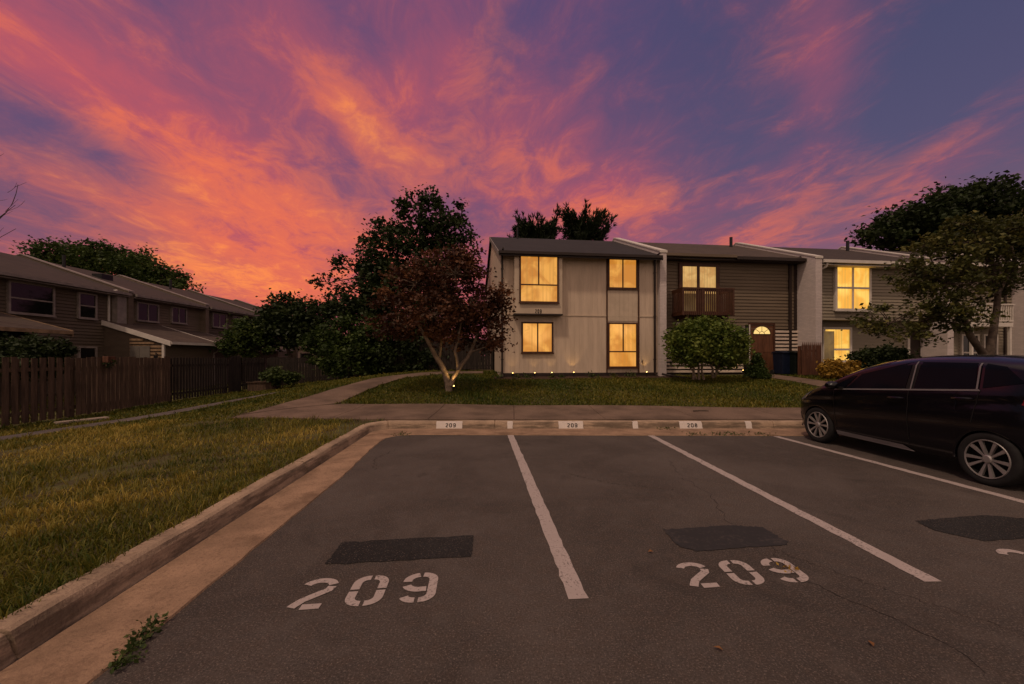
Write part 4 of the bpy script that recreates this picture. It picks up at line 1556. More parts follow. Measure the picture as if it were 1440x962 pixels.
def leaf_mesh(name, C_, size, m, parent, tint, elong=1.7, up=.35, dirs=None, jitter=.35):
    """one small folded rhombus per point"""
    n = len(C_)
    d = unit(rng.normal(size=(n, 3)) * (1, 1, .55)) if dirs is None else unit(dirs + rng.normal(0, jitter, (n, 3)))
    nrm = unit(rng.normal(size=(n, 3)) + np.array((0, 0, up * 3)))
    side = unit(np.cross(d, nrm))
    nn = np.cross(side, d)
    s = (size * rng.uniform(.65, 1.25, n))[:, None]
    L, w = s * elong, s
    V = np.empty((n, 4, 3))
    V[:, 0] = C_ - d * L * .5
    V[:, 1] = C_ + side * w * .5 + nn * w * .12 - d * L * .02
    V[:, 2] = C_ + d * L * .5 - nn * w * .10
    V[:, 3] = C_ - side * w * .5 + nn * w * .12 - d * L * .02
    F = np.arange(n * 4).reshape(n, 4)
    return qmesh(name, V.reshape(-1, 3), F, m, parent, np.repeat(np.clip(tint, 0, 1), 4))


def crown_points(lobes, nclump, per, spread, shell=.55, flat=.75):
    """leaf positions in clumps spread through ellipsoid lobes (x, y, z, rx, ry, rz)"""
    lb_ = np.array(lobes, float)
    wgt = (lb_[:, 3] * lb_[:, 4] * lb_[:, 5]) ** (.75)
    wgt /= wgt.sum()
    idx = rng.choice(len(lb_), nclump, p=wgt)
    dr = unit(rng.normal(size=(nclump, 3)))
    rad = (shell + (1 - shell) * rng.uniform(0, 1, nclump) ** .8)
    rad *= np.where(rng.uniform(size=nclump) < .10, 1.12, 1)
    cc = lb_[idx, :3] + dr * rad[:, None] * lb_[idx, 3:6]
    k = rng.poisson(per, nclump).clip(4)
    ci = np.repeat(np.arange(nclump), k)
    sc = spread * rng.uniform(.6, 1.35, nclump)
    off = rng.normal(size=(len(ci), 3)) * sc[ci][:, None] * np.array((1, 1, flat))
    pts = cc[ci] + off
    ctint = rng.normal(0, .16, nclump)
    return cc, idx, pts, ctint[ci]


def limb(mb, p, q, r0, r1, sag=.12, n=6, sides=6):
    p, q = np.array(p, float), np.array(q, float)
    L = np.linalg.norm(q - p)
    b = rng.normal(0, .06 * L, 3)
    pts = []
    for k in range(n + 1):
        t_ = k / n
        c = p + (q - p) * t_ + b * math.sin(math.pi * t_) + np.array((0, 0, -sag * L * math.sin(math.pi * t_) * .5 + 0))
        pts.append(c)
    mb.tube(pts, [r0 + (r1 - r0) * (k / n) ** .8 for k in range(n + 1)], sides)


def tree(name, label, base, lobes, leafm, nclump, per, spread, size, trunks, barkm='bark', cat='tree', group=None, elong=1.7, shell=.5, twigs=70, rtrunk=.16, tint0=.45, flat=.75, up=.35):
    """base: world foot; lobes in world coordinates; trunks: list of polylines (world) with start and end radius"""
    base = np.array(base, float)
    t = thing(name, label, cat, tuple(base), 0, group)
    lob = [(a - base[0], b - base[1], c - base[2], d, e, f) for a, b, c, d, e, f in lobes]
    cc, idx, pts, ct = crown_points(lob, nclump, per, spread, shell, flat)
    keep = pts[:, 2] > .05
    pts, ct = pts[keep], ct[keep]
    tint = tint0 + ct + rng.normal(0, .13, len(pts))
    leaf_mesh('crown', pts, size, leafm, t, tint, elong, up)
    tr_ = MB()
    ends = []
    for poly, r0, r1 in trunks:
        q = [np.array(p, float) - base for p in poly]
        q2 = resample(q, 9)
        q2[1:-1] += rng.normal(0, .02, (7, 3))
        tr_.tube(list(q2), list(np.linspace(r0, r1, 9)), 9)
        ends.append((q2[-1], r1))
        ends.append((q2[5], r1 * 1.2))
    for L in lob:
        c = np.array(L[:3])
        e, r = min(ends, key=lambda z_: np.linalg.norm(z_[0] - c) + (2 if z_[0][2] > c[2] + .5 else 0))
        limb(tr_, e, c, r * .75, r * .25, -.1)
    for k in rng.choice(len(cc), min(twigs, len(cc)), replace=False):
        c0 = np.array(lob[idx[k]][:3])
        limb(tr_, c0 + (cc[k] - c0) * .05, cc[k], rtrunk * .16, rtrunk * .04, -.05, 4, 5)
    tr_.build('trunk', barkm, t, smooth=True)
    return t


def lobes_px(items, Y):
    """(px, py, half width px, half height px, depth offset, depth radius in metres) -> world ellipsoids at distance Y"""
    out = []
    for px, py, rx, ry, dy_, ry_m in items:
        yy = Y + dy_
        s = yy / FPX
        out.append(((px - CXP) * s, yy, EYE - (py - HYP) * s, rx * s, ry_m, ry * s))
    return out


# red-leaved maple on the lawn
YM = 13.4
xm = at(632, YM)
zm = tz(xm, YM)
mf_ = lambda px, py, dy_=0: at(px, YM + dy_, py)
tree('maple_tree', 'red-brown maple with forked trunk lit from below on the front lawn', (xm, YM, zm),
     lobes_px([(585, 400, 42, 34, .2, 1.1), (640, 385, 45, 36, 0, 1.2), (560, 455, 36, 26, -.3, .9), (610, 445, 46, 34, -.5, 1.1), (660, 430, 42, 40, .2, 1.2), (688, 450, 28, 36, .3, .9), (655, 360, 26, 16, .1, .7),
               (640, 470, 44, 24, .4, 1.0), (545, 425, 26, 20, 0, .7), (700, 420, 16, 18, .2, .5), (548, 470, 22, 14, -.3, .5), (690, 485, 18, 12, 0, .5)], YM),
     'L_maple', 235, 60, .18, .085,
     [([(xm, YM, zm - .05), mf_(630, 540), mf_(626, 520), mf_(612, 500, -.1), mf_(600, 478, -.2), mf_(585, 450, -.3)], .115, .045),
      ([mf_(633, 543), mf_(642, 522, .1), mf_(655, 505, .2), mf_(664, 490, .3), mf_(675, 462, .4)], .095, .04),
      ([mf_(628, 528), mf_(618, 505, .3), mf_(622, 470, .4), mf_(630, 430, .4)], .07, .03),
      ([mf_(644, 520), mf_(640, 495, -.1), mf_(648, 455, -.1)], .06, .03)],
     'barklight', rtrunk=.14, twigs=110, elong=1.5, shell=.35, flat=.55, tint0=.42)
# big dark tree behind it
YB = 23.0
xb = at(585, YB)
tree('shade_tree', 'tall dark green broadleaf tree rising behind the red maple', (xb, YB, tz(xb, YB)),
     lobes_px([(590, 300, 30, 26, 0, 1.2), (560, 335, 48, 32, 0, 1.8), (620, 340, 40, 40, 0, 1.6), (520, 380, 50, 36, .2, 1.8), (580, 400, 80, 50, .5, 2.5), (640, 330, 20, 22, -.2, .9), (500, 430, 50, 36, 0, 1.8), (455, 400, 22, 10, -.4, .7),
               (530, 450, 60, 40, .3, 2), (470, 440, 30, 20, 0, 1), (620, 440, 50, 40, .8, 2), (605, 282, 14, 12, 0, .6), (520, 335, 16, 18, 0, .7), (652, 365, 14, 18, 0, .6), (650, 300, 10, 14, 0, .4), (570, 300, 16, 18, 0, .7), (487, 375, 18, 14, 0, .6)], YB),
     'L_dark', 450, 58, .27, .155, [([(xb, YB, tz(xb, YB) - .1), at(583, YB, 480), at(588, YB, 420), at(590, YB, 340)], .30, .09), ([at(583, YB, 480), at(545, YB, 430), at(520, YB, 390)], .16, .07)],
     rtrunk=.3, shell=.35, twigs=120, elong=1.5)
# garden trees and hedge between the left fence and the cream house
YG = 24.6
x_ = at(400, YG)
tree('garden_tree', 'round dark tree behind the black fence, left of the tall shade tree', (x_, YG + 1.5, tz(x_, YG)),
     lobes_px([(400, 440, 32, 24, 0, 1.2), (378, 455, 24, 22, 0, 1), (425, 450, 30, 24, 0, 1.2), (400, 470, 42, 22, 0, 1.2), (445, 470, 30, 20, .2, 1)], YG + 1.5),
     'L_dark', 200, 60, .26, .15, [([(x_, YG + 1.5, tz(x_, YG) - .1), at(402, YG + 1.5, 480), at(402, YG + 1.5, 450)], .16, .07)], twigs=40)
Y_ = 22.9 + .0
x_ = at(344, 24.5)
tree('ornamental_tree', 'small light green tree hanging over the picket fence', (at(345, 25.0), 25.0, tz(-16, 25)),
     lobes_px([(345, 470, 24, 18, 0, .9), (330, 485, 20, 14, 0, .8), (362, 488, 24, 14, 0, .9), (335, 462, 14, 10, 0, .5)], 25.0),
     'L_green', 90, 55, .22, .13, [([(at(345, 25), 25.0, tz(-16, 25) - .1), at(346, 25, 490), at(345, 25, 470)], .10, .05)], twigs=30)
YH = 20.5
for (a, b, c, nm, lbl, lob, n_, lf) in (
        (490, 533, YH, 'hedge_shrub', 'broad dark shrub beside the path, left of the maple', [(490, 500, 34, 28, 0, 1.0), (465, 505, 24, 24, .3, .8), (515, 495, 30, 36, .2, 1.0), (490, 470, 36, 22, .5, 1.0), (455, 480, 26, 22, .6, .8), (530, 480, 26, 30, .6, .9)], 260, 'L_green'),
        (575, 530, YH + .6, 'hedge_shrub', 'dark shrub in the shade directly behind the maple trunk', [(560, 500, 34, 28, 0, .9), (600, 505, 30, 26, .2, .8), (580, 475, 36, 26, .4, 1.0), (640, 495, 22, 30, .5, .7)], 210, 'L_dark')):
    xx = at(a, c)
    tree(nm, lbl, (xx, c, tz(xx, c)), lobes_px(lob, c), lf, n_, 55, .20, .12, [([(xx, c, tz(xx, c) - .1), at(a, c, 505)], .08, .05)], cat='shrub', twigs=30, tint0=.36)
# planter and its shrub in front of the black fence
xp, yp = at(372, 21.0), 21.0
t = thing('wooden_planter', 'low weathered timber planter in front of the black fence', 'planter', (xp, yp, tz(xp, yp)), .1)
MB().box(-.65, .65, -.35, -.31, 0, .42).box(-.65, .65, .31, .35, 0, .42).box(-.65, -.61, -.31, .31, 0, .42).box(.61, .65, -.31, .31, 0, .42).build('side_boards', 'fence', t)
MB().box(-.61, .61, -.31, .31, .05, .36).build('soil', 'mulch', t)
MB().box(-.70, .70, -.40, -.30, .424, .46).box(-.70, .70, .30, .40, .424, .46).build('rim', 'fence', t)
xx, yy = at(397, 20.6), 20.6
tree('leafy_shrub', 'light green shrub spreading beside the timber planter', (xx, yy, tz(xx, yy)), lobes_px([(398, 533, 20, 10, 0, .5), (383, 526, 14, 8, .1, .4), (412, 528, 12, 8, 0, .4)], yy), 'L_weed', 60, 45, .12, .10,
     [([(xx, yy, tz(xx, yy) - .05), at(397, yy, 535)], .03, .02)], cat='shrub', twigs=20, rtrunk=.08)
# tree behind the left roofs
YT = 46
xx = at(150, YT)
tree('roadside_tree', 'loose green tree showing above the roofs on the left', (xx, YT, -.2),
     lobes_px([(95, 362, 44, 22, 0, 3), (150, 362, 50, 20, 0, 3), (190, 380, 44, 22, 0, 3), (230, 392, 30, 18, 0, 2), (160, 410, 90, 30, 0, 4), (70, 350, 18, 12, 0, 1.5), (255, 402, 16, 10, 0, 1.2)], YT),
     'L_green', 360, 70, .46, .22, [([(xx, YT, -.3), at(155, YT, 430), at(150, YT, 380)], .4, .12), ([at(155, YT, 430), at(205, YT, 395)], .2, .08), ([at(155, YT, 430), at(95, YT, 375)], .2, .08)], rtrunk=.5, twigs=90, shell=.3, tint0=.5)
# two pines behind the cream house
def pine(label, px, Y, top, half, low, lean):
    x = at(px, Y)
    zb = 1.0
    t = thing('pine_tree', label, 'pine tree', (x, Y, zb), 0, 'pines behind the cream house')
    zt = EYE - (top - HYP) / FPX * Y - zb
    zl = EYE - (low - HYP) / FPX * Y - zb
    hw = half / FPX * Y
    tr_ = MB().tube([(0, 0, -.2), (0, 0, zt * .5), (lean * .5, 0, zt * .8), (lean, 0, zt - .2)], [.28, .2, .1, .03], 8)
    P_, D_ = [], []
    for k in range(80):
        f = rnd.random() ** .75
        z0 = zl - 2.2 + (zt - zl + .7) * f
        a = rnd.uniform(0, 2 * math.pi)
        prof_ = 1 - .50 * max(0, (f - .55) / .45) ** 1.5
        L = hw * (.62 + .55 * rnd.random()) * prof_
        p0 = np.array((lean * max(0, f), 0, z0))
        d = np.array((math.cos(a), math.sin(a) * .9, .30 + .55 * f))
        curl = .45 + .4 * rnd.random()
        path = lambda s_: p0 + d * L * s_ + np.array((0, 0, curl * L * s_ * s_))
        tr_.tube([path(s_) for s_ in (0, .33, .66, 1.0)], [.05, .04, .025, .012], 5)
        for s_ in np.linspace(.45, 1.0, 7):
            c = path(s_)
            for side_branch in range(2 if s_ < .95 else 1):
                off = np.array((rnd.gauss(0, .22), rnd.gauss(0, .22), rnd.uniform(0, .2))) if side_branch else np.zeros(3)
                dd = unit(d * (1, 1, .4) + np.array((0, 0, .5 + 1.1 * s_)) + off)
                n = 15
                sp = rng.normal(size=(n, 3))
                dirs = unit(dd * 1.0 + sp * .42)
                P_.append(c + off + dirs * rng.uniform(.06, .34, n)[:, None])
                D_.append(dirs)
    P_, D_ = np.concatenate(P_), np.concatenate(D_)
    leaf_mesh('crown', P_,   .070, 'L_pine', t, .45 + rng.normal(0, .2, len(P_)), 5.6, .1, D_, .15)
    tr_.build('trunk', 'bark', t, smooth=True)


pine('dark pine over the cream roof, the lower and left one of two', 757, 32, 314, 33, 345, -.2)
pine('dark pine over the cream roof, the taller and right one of two', 821, 32.5, 308, 36, 345, .0)
# big tree behind the right row
YR = 38
xx = at(1345, YR)
tree('shade_tree', 'huge dark round-topped tree behind the roofs on the right', (xx, YR, .8),
     lobes_px([(1345, 290, 60, 26, 0, 4), (1280, 315, 52, 26, 0, 3.5), (1400, 295, 52, 26, 0, 4), (1245, 335, 34, 16, 0, 2.5), (1330, 340, 80, 34, 1, 4), (1440, 300, 50, 26, 0, 4), (1420, 345, 70, 34, 0, 4), (1225, 330, 14, 12, 0, 1.2), (1380, 272, 24, 10, 0, 1.5)], YR),
     'L_dark', 500, 52, .42, .26, [([(xx, YR, .6), at(1345, YR, 400), at(1340, YR, 320)], .6, .2), ([at(1345, YR, 400), at(1400, YR, 310)], .3, .1), ([at(1345, YR, 400), at(1270, YR, 330)], .3, .1)], rtrunk=.5, twigs=90, shell=.35, tint0=.40)
# multi-trunk tree in front of the right-hand houses
YQ = 14.2
xq, zq = at(1388, YQ), tz(at(1388, YQ), YQ)
q_ = lambda px, py, dy_=0: at(px, YQ + dy_, py)
tree('ornamental_tree', 'olive-brown spreading tree with two trunks behind the hatchback', (xq, YQ, zq),
     lobes_px([(1345, 345, 52, 34, .2, 1.3), (1400, 345, 46, 38, 0, 1.4), (1290, 385, 40, 30, .3, 1.1), (1330, 400, 56, 38, -.2, 1.4), (1385, 390, 46, 40, .3, 1.3), (1260, 375, 20, 16, .2, .6), (1250, 455, 36, 28, -.2, .9), (1300, 450, 44, 26, .2, 1.1),
               (1350, 445, 34, 26, -.3, .9), (1225, 455, 14, 18, -.2, .5), (1420, 390, 30, 40, .4, 1.0), (1320, 470, 26, 14, 0, .6), (1360, 318, 26, 14, 0, .7), (1420, 320, 28, 18, 0, .8), (1300, 345, 24, 16, 0, .6)], YQ),
     'L_olive', 235, 48, .17, .09,
     [([(xq, YQ, zq - .05), q_(1385, 500), q_(1378, 490, -.1), q_(1366, 475, -.2), q_(1360, 455, -.2), q_(1345, 425, -.2), q_(1325, 395, -.2)], .15, .05),
      ([(xq + .03, YQ, zq), q_(1390, 500), q_(1398, 470, .1), q_(1400, 440, .15), q_(1402, 410, .2), q_(1396, 370, .2)], .15, .06),
      ([q_(1364, 468), q_(1340, 455, .2), q_(1305, 445, .2)], .06, .03), ([q_(1402, 415), q_(1425, 380, .2), q_(1423, 330, .2)], .06, .03)],
     'bark', rtrunk=.16, twigs=130, shell=.35, flat=.6, tint0=.46)
# clipped multi-stem bush before the balcony house
YC = 15.7
xc, zc_ = at(995, YC), tz(at(995, YC), YC)
c_ = lambda px, py, dy_=0: at(px, YC + dy_, py)
tree('multi_stem_shrub', 'large rounded green bush on several bare stems below the dark balcony', (xc, YC, zc_),
     lobes_px([(972, 478, 28, 22, 0, .9), (1010, 476, 32, 24, 0, 1.0), (990, 466, 34, 16, .1, .8), (1033, 488, 17, 20, 0, .6), (955, 490, 15, 16, 0, .6), (1000, 494, 46, 14, 0, .9), (965, 503, 20, 9, 0, .6), (1025, 504, 22, 9, 0, .6)], YC),
     'L_bush', 340, 62, .13, .085,
     [([c_(975, 534), c_(975, 515), c_(968, 495)], .05, .03), ([c_(983, 534), c_(982, 512), c_(980, 490)], .05, .03), ([c_(990, 534), c_(986, 515), c_(995, 490)], .045, .03), ([c_(1005, 530), c_(1012, 510), c_(1025, 495)], .06, .03), ([c_(1003, 532), c_(1000, 512), c_(1008, 488)], .05, .03), ([c_(979, 533), c_(968, 512), c_(960, 496)], .04, .025)],
     'barklight', cat='shrub', twigs=60, rtrunk=.1, shell=.55, flat=.9, tint0=.62)
# cone shrub by the door
YK = 16.6
xk, zk = at(1064, YK), tz(at(1064, YK), YK)
lob = [(xk, YK, zk + .12 + .8 * f, .42 * (1 - f * .85) + .04, .42 * (1 - f * .85) + .04, .16) for f in np.linspace(0, 1, 6)]
tree('conical_shrub', 'small dense conical evergreen shrub by the front door', (xk, YK, zk), lob, 'L_green', 160, 50, .06, .05, [([(xk, YK, zk - .05), (xk, YK, zk + .7)], .03, .015)], cat='shrub', twigs=10, rtrunk=.06, tint0=.4, shell=.7)
# yellow bush and dark shrub by the sage house
YY = 16.3
xy_, zy_ = at(1180, YY), tz(at(1180, YY), YY)
tree('golden_shrub', 'yellow-leaved low bush glowing under the lit patio window', (xy_, YY, zy_), lobes_px([(1180, 517, 22, 11, 0, .6), (1168, 520, 12, 9, -.1, .4), (1194, 520, 12, 9, 0, .4), (1180, 526, 22, 6, 0, .5)], YY), 'L_yellow', 120, 50, .09, .075,
     [([(xy_, YY, zy_ - .05), (xy_, YY, zy_ + .4)], .03, .015)], cat='shrub', twigs=20, rtrunk=.06, shell=.6)
YD = 17.0
xd, zd = at(1238, YD), tz(at(1238, YD), YD)
tree('rounded_shrub', 'dark green low shrub right of the yellow bush', (xd, YD, zd), lobes_px([(1225, 505, 22, 14, 0, .7), (1250, 503, 22, 14, 0, .7), (1238, 515, 36, 12, 0, .7)], YD), 'L_dark', 170, 50, .11, .085,
     [([(xd, YD, zd - .05), (xd, YD, zd + .4)], .04, .02)], cat='shrub', twigs=20, rtrunk=.06, shell=.6)
# bush behind the fence at the left edge
YE = 14.5
xe, ze_ = at(35, YE), -.25
tree('garden_shrub', 'dark bush rising over the fence at the left photo edge', (xe, YE, ze_), lobes_px([(20, 495, 34, 16, 0, .9), (60, 494, 26, 15, 0, .9), (35, 486, 28, 9, .1, .8), (-20, 488, 30, 18, 0, .9), (40, 512, 48, 22, 0, .9)], YE), 'L_dark', 260, 55, .12, .085,
     [([(xe, YE, ze_ - .05), (xe, YE, ze_ + 1.3)], .06, .03)], cat='shrub', twigs=30, rtrunk=.1, tint0=.38)
# what closes the view under the trees: a pale house far behind and the wood beyond it
xf = at(440, 52)
t = thing('distant_house', 'pale low house glimpsed far behind the garden trees', 'house', (xf, 52, 0))
MB().box(-7, 5, 0, 7, -.5, 2.75).build('wall', 'distant', t)
MB().prism_x([(-.6, 2.752), (3.5, 4.6), (7.6, 2.752)], -7.4, 5.4).build('roof', 'roof2', t)
for k in range(3):
    MB().box(-5.2 + 3.6 * k, -3.8 + 3.6 * k, -.06, -.002, .9, 2.1).build('window', 'glassdark', t)
n = 26000
wx = rng.uniform(-75, 45, n)
wh = np.clip(patchnoise(wx, wx * 0, .35, 77), -1, 1) * .9 + 4.6
wp = np.stack([wx, 68 + rng.normal(0, 1.6, n) + np.clip(patchnoise(wx, wx * 0, .8, 6), -1, 1), wh * rng.uniform(0, 1, n) ** .6 - .4], 1)
wood = leaf_mesh('treeline', wp, .50, 'L_dark', None, .4 + rng.normal(0, .2, n), 1.5, .3)
wood['kind'] = 'stuff'
# bare tree beyond the left photo edge, only twig ends reach into the picture
t = thing('bare_tree', 'leafless tree whose thin twigs enter at the left photo edge', 'tree', (-20.5, 14, -.3))
tb = MB()
tb.tube([(0, 0, -.2), (.05, 0, 3), (.1, .1, 5.5), (.3, .2, 7.6)], [.17, .13, .09, .04], 8)
tb.build('trunk', 'bark', t, smooth=True)
bb = MB()
for (p, qq) in (((.05, 0, 4.2), (.6, .2, 5.0)), ((.1, .1, 5.4), (2.95, .4, 8.0)), ((.1, .1, 5.2), (3.1, .2, 7.2)), ((.2, .1, 6.3), (2.75, -.2, 8.7)), ((.05, 0, 4.8), (3.0, .3, 6.4))):
    p, qq = np.array(p), np.array(qq)
    limb(bb, p, qq, .03, .007, .1, 8, 5)
    for k in range(5):
        s = p + (qq - p) * rng.uniform(.5, .98)
        limb(bb, s, s + np.array((rng.uniform(.2, .6), rng.uniform(-.2, .2), rng.uniform(.05, .45))), .008, .004, .1, 4, 4)
bb.build('branch', 'bark', t)

# young plants along the foundation of the cream house
for k, (px, h, lf) in enumerate(((700, .32, 'L_weed'), (727, .22, 'L_olive'), (741, .28, 'L_weed'), (776, .2, 'L_olive'), (790, .18, 'L_weed'), (832, .34, 'L_weed'), (862, .22, 'L_olive'), (886, .30, 'L_weed'))):
    u, _ = W(px, 520, -.45)
    x, y = OX + CA * u + SA * .45, OY + SA * u - CA * .45
    z = tz(x, y)
    n = 46
    dirs = unit(rng.normal(size=(n, 3)) * (1, 1, .4) + (0, 0, .8))
    pts = dirs * rng.uniform(.05, h, n)[:, None]
    names = ['at the corner under the maple', 'left of the bay window', 'below the left edge of the bay', 'between the two middle garden lights', 'just left of the brightest garden light', 'between the lower windows', 'under the tall lower window', 'right of the tall lower window']
    t = thing('bedding_plant', 'small leafy plant in the mulch bed ' + names[k], 'plant', (x, y, z), 0, 'young plants in the mulch bed')
    leaf_mesh('foliage', pts, .055, lf, t, .5 + rng.normal(0, .2, n), 2.2, .2, dirs, .3)

# ------------------------------------------------------------------ mulch bed and grass
ML = [(OX + CA * u + SA * v, OY + SA * u - CA * v) for u, v in zip(np.linspace(-.3, 7.6, 12), np.full(12, .85) + np.array([0, .05, -.05, .08, 0, -.06, .05, 0, .06, -.05, 0, 0]))]
MR = [(OX + CA * u, OY + SA * u) for u in np.linspace(-.3, 7.6, 12)]
o, BED = ribbon('mulch_bed', 'mulch', ML, MR, 60, .02, 6)


def grass(name, polys_out, region, n, hmin, hmax, seedscale, dens_fn=None):
    x0, x1, y0, y1 = region
    xs_ = rng.uniform(x0, x1, n)
    ys_ = rng.uniform(y0, y1, n)
    keep = np.ones(n, bool)
    if dens_fn is not None:
        keep &= rng.uniform(size=n) < dens_fn(xs_, ys_)
    xs_, ys_ = xs_[keep], ys_[keep]
    ok = np.ones(len(xs_), bool)
    for p in polys_out:
        ok &= ~inside(xs_, ys_, p)
    xs_, ys_ = xs_[ok], ys_[ok]
    # only what the camera, or one a step aside, can see
    cone = np.abs(xs_) < (ys_ + 1.2) * 1.45 + 1.0
    xs_, ys_ = xs_[cone], ys_[cone]
    zz = TZ(xs_, ys_) - .02
    return xs_, ys_, zz


def blades(name, xs_, ys_, zz, hmin, hmax, width, dry, m='L_grass'):
    n = len(xs_)
    h = rng.uniform(hmin, hmax, n) * (1 + .35 * np.clip(patchnoise(xs_, ys_, 1.8, 3), -1, 1))
    h *= 1 + .9 * np.clip((patchnoise(xs_, ys_, 9.0, 44) - .42) * 3, 0, 1)      # taller tufts
    a = rng.uniform(0, 2 * math.pi, n)
    lean = rng.uniform(.25, 1.15, n)
    dist = np.hypot(xs_, ys_)
    w = width * (1 + .12 * dist)
    ca_, sa_ = np.cos(a), np.sin(a)
    b = rng.uniform(0, 2 * math.pi, n)
    cb, sb = np.cos(b), np.sin(b)
    V = np.empty((n, 5, 3))
    B = np.stack([xs_, ys_, zz], 1)
    side = np.stack([ca_, sa_, np.zeros(n)], 1) * w[:, None] / 2
    bend = np.stack([cb, sb, np.zeros(n)], 1)
    mid = B + bend * (h * lean * .32)[:, None] + np.array((0, 0, 1)) * (h * .58)[:, None]
    tip = B + bend * (h * lean)[:, None] + np.array((0, 0, 1)) * (h * (1.0 - .32 * lean))[:, None]
    V[:, 0], V[:, 1], V[:, 2], V[:, 3], V[:, 4] = B - side, B + side, mid + side * .75, mid - side * .75, tip
    q = np.arange(n)[:, None] * 5
    F = np.concatenate([q + np.array([[0, 1, 2]]), q + np.array([[0, 2, 3]]), q + np.array([[3, 2, 4]])])
    tint = dry + rng.normal(0, .16, n)
    o = qmesh(name, V.reshape(-1, 3), F, m, None, np.repeat(np.clip(tint, 0, 1), 5))
    o['kind'] = 'stuff'
    return o


KL = [(float(kerbx(y)) - .165, y) for y in np.linspace(-1, 8.2, 20)] + [(-3.0, 8.7), (-2.85, YF + .19)]
PAVE = KL + [(-2.9, YF + .4), (40, YF + .4), (40, -1)]
HOUSE1 = [(OX + CA * u - SA * v, OY + SA * u + CA * v) for u, v in ((-.02, -.05), (60, -.05), (60, 12), (-.02, 12))]
outs = [PAVE, SIDEWALK, PATH1, PATH2, PATH3, HOUSE1, BED]
gx, gy, gz = grass('', outs, (-13.5, -2.5, .6, 9.6), 560000, 0, 0, 1, lambda x, y: np.clip(9.0 / np.maximum(x * x + y * y, 6.5), .13, 1))
dry = .44 + .42 * np.clip(patchnoise(gx, gy, 1.1, 21) + .2, -1, 1) + .26 * np.clip(patchnoise(gx, gy, 4.0, 8), -1, 1) - .12 * (gx > kerbx(gy) - .6)
thin = np.clip((-.38 - patchnoise(gx, gy, 2.6, 31)) * 4, 0, .8)        # thin, bare spots in the turf
kp = rng.uniform(size=len(gx)) > thin
gx, gy, gz, dry = gx[kp], gy[kp], gz[kp], dry[kp]
blades('grass', gx, gy, gz, .03, .125, .0055, dry)
gx, gy, gz = grass('', outs, (-20, -2.4, 9.2, 26), 90000, 0, 0, 1)
dry = .28 + .2 * np.clip(patchnoise(gx, gy, .9, 5), -1, 1)
k_ = gx < -12.2 - .12 * (gy - 4)      # behind the fences grass is sparser
sel = ~(k_ & (rng.uniform(size=len(gx)) < .8))
blades('grass', gx[sel], gy[sel], gz[sel], .05, .11, .010, dry[sel])
gx, gy, gz = grass('', outs, (-4.8, 19, 9.3, 20), 130000, 0, 0, 1)
dry = .20 + .18 * np.clip(patchnoise(gx, gy, .9, 15), -1, 1) + .1 * (gx > 2)
blades('grass', gx, gy, gz, .05, .11, .010, dry)


# weeds along the gutter, fallen leaves, twig
def weed(x, y, z, n, h, r, label, lf='L_weed', size=.016):
    dirs = unit(rng.normal(size=(n, 3)) * (1, 1, .3) + (0, 0, .5))
    o_ = rng.normal(size=(n, 3)) * (r, r, 0)
    pts = o_ + dirs * rng.uniform(.02, h, n)[:, None]
    t = thing('weed', label, 'weed', (x, y, z), 0, 'weeds in the paving joints')
    leaf_mesh('foliage', pts, size, lf, t, .45 + rng.normal(0, .22, n), 2.0, .3, dirs, .4)


for k, (px, py) in enumerate(((172, 935), (186, 915), (200, 898), (213, 884))):
    Y = EYE * FPX / (py - HYP)
    weed(at(px, Y) + .005, Y, .01, 60, .035 if k < 3 else .07, .028, ['low weed clump nearest the camera at the gutter edge', 'second weed clump along the near gutter edge', 'third weed clump along the near gutter edge', 'tallest weed sprig on the near gutter edge'][k])
weed(at(636, 1) * 0 + 2.03, 2.98,   .005, 26, .04, .022, 'weed growing out of the crack through the 209', 'L_yellow', .012)
for px, lbl in ((937, 'tuft at the kerb foot left of the 208 plate'), (975, 'tuft in the gutter under the 208 plate'), (1010, 'longest tuft in the gutter right of the 208 plate'), (1035, 'tuft in the gutter below the last visible tick'), (1070, 'small tuft in the gutter by the hatchback'), (565, 'small tuft in the gutter near the kerb corner')):
    Y = 8.78 if px == 937 else 8.12
    weed(at(px, Y), Y, .01, 50, .06, .09, lbl, 'L_weed', .022)
# leaves and twig
for k, (px, py, lbl) in enumerate(((915, 778, 'dead leaf left of the cracked 209'), (1225, 908, 'dead leaf on the asphalt low in the lane right of the cracked 209'), (1010, 915, 'dead leaf on the asphalt near the bottom of the photo'), (880, 604, 'pale leaf lying in the far gutter'))):
    Y = EYE * FPX / (py - HYP)
    mb = MB()
    s = .024
    mb.face([(-s, 0, .004), (-.2 * s, -.55 * s, .012), (s, 0, .006), (-.1 * s, .6 * s, .016)])
    o = mb.build('fallen_leaf', 'rust')
    o.rotation_euler = (0, 0, k * 1.3)
    tag(o, lbl, 'leaf', 'fallen leaves', (at(px, Y), Y, .008 if k < 3 else .02))
Y = 10.1
tw = MB().tube([(0, 0, .0), (.2, .02, .01), (.38, .0, .0)], [.02, .018, .012], 6)
tag(tw.build('stick', 'bark'), 'dark broken stick lying on the sidewalk', 'stick', None, (at(975, Y), Y, tz(at(975, Y), Y) + .045))
Y = 11.0
st_ = MB()
st_.box(-.55, .5, -.12, .12, 0, .06)
o = st_.build('paving_slab', 'concrete', bevel=.01)
o.rotation_euler = (0, 0, 1.2)
xs0 = at(118, 11.2)
tag(o, 'pale slab lying at the foot of the close-boarded fence', 'paving slab', None, (xs0, 11.2, tz(xs0, 11.2) + .01))
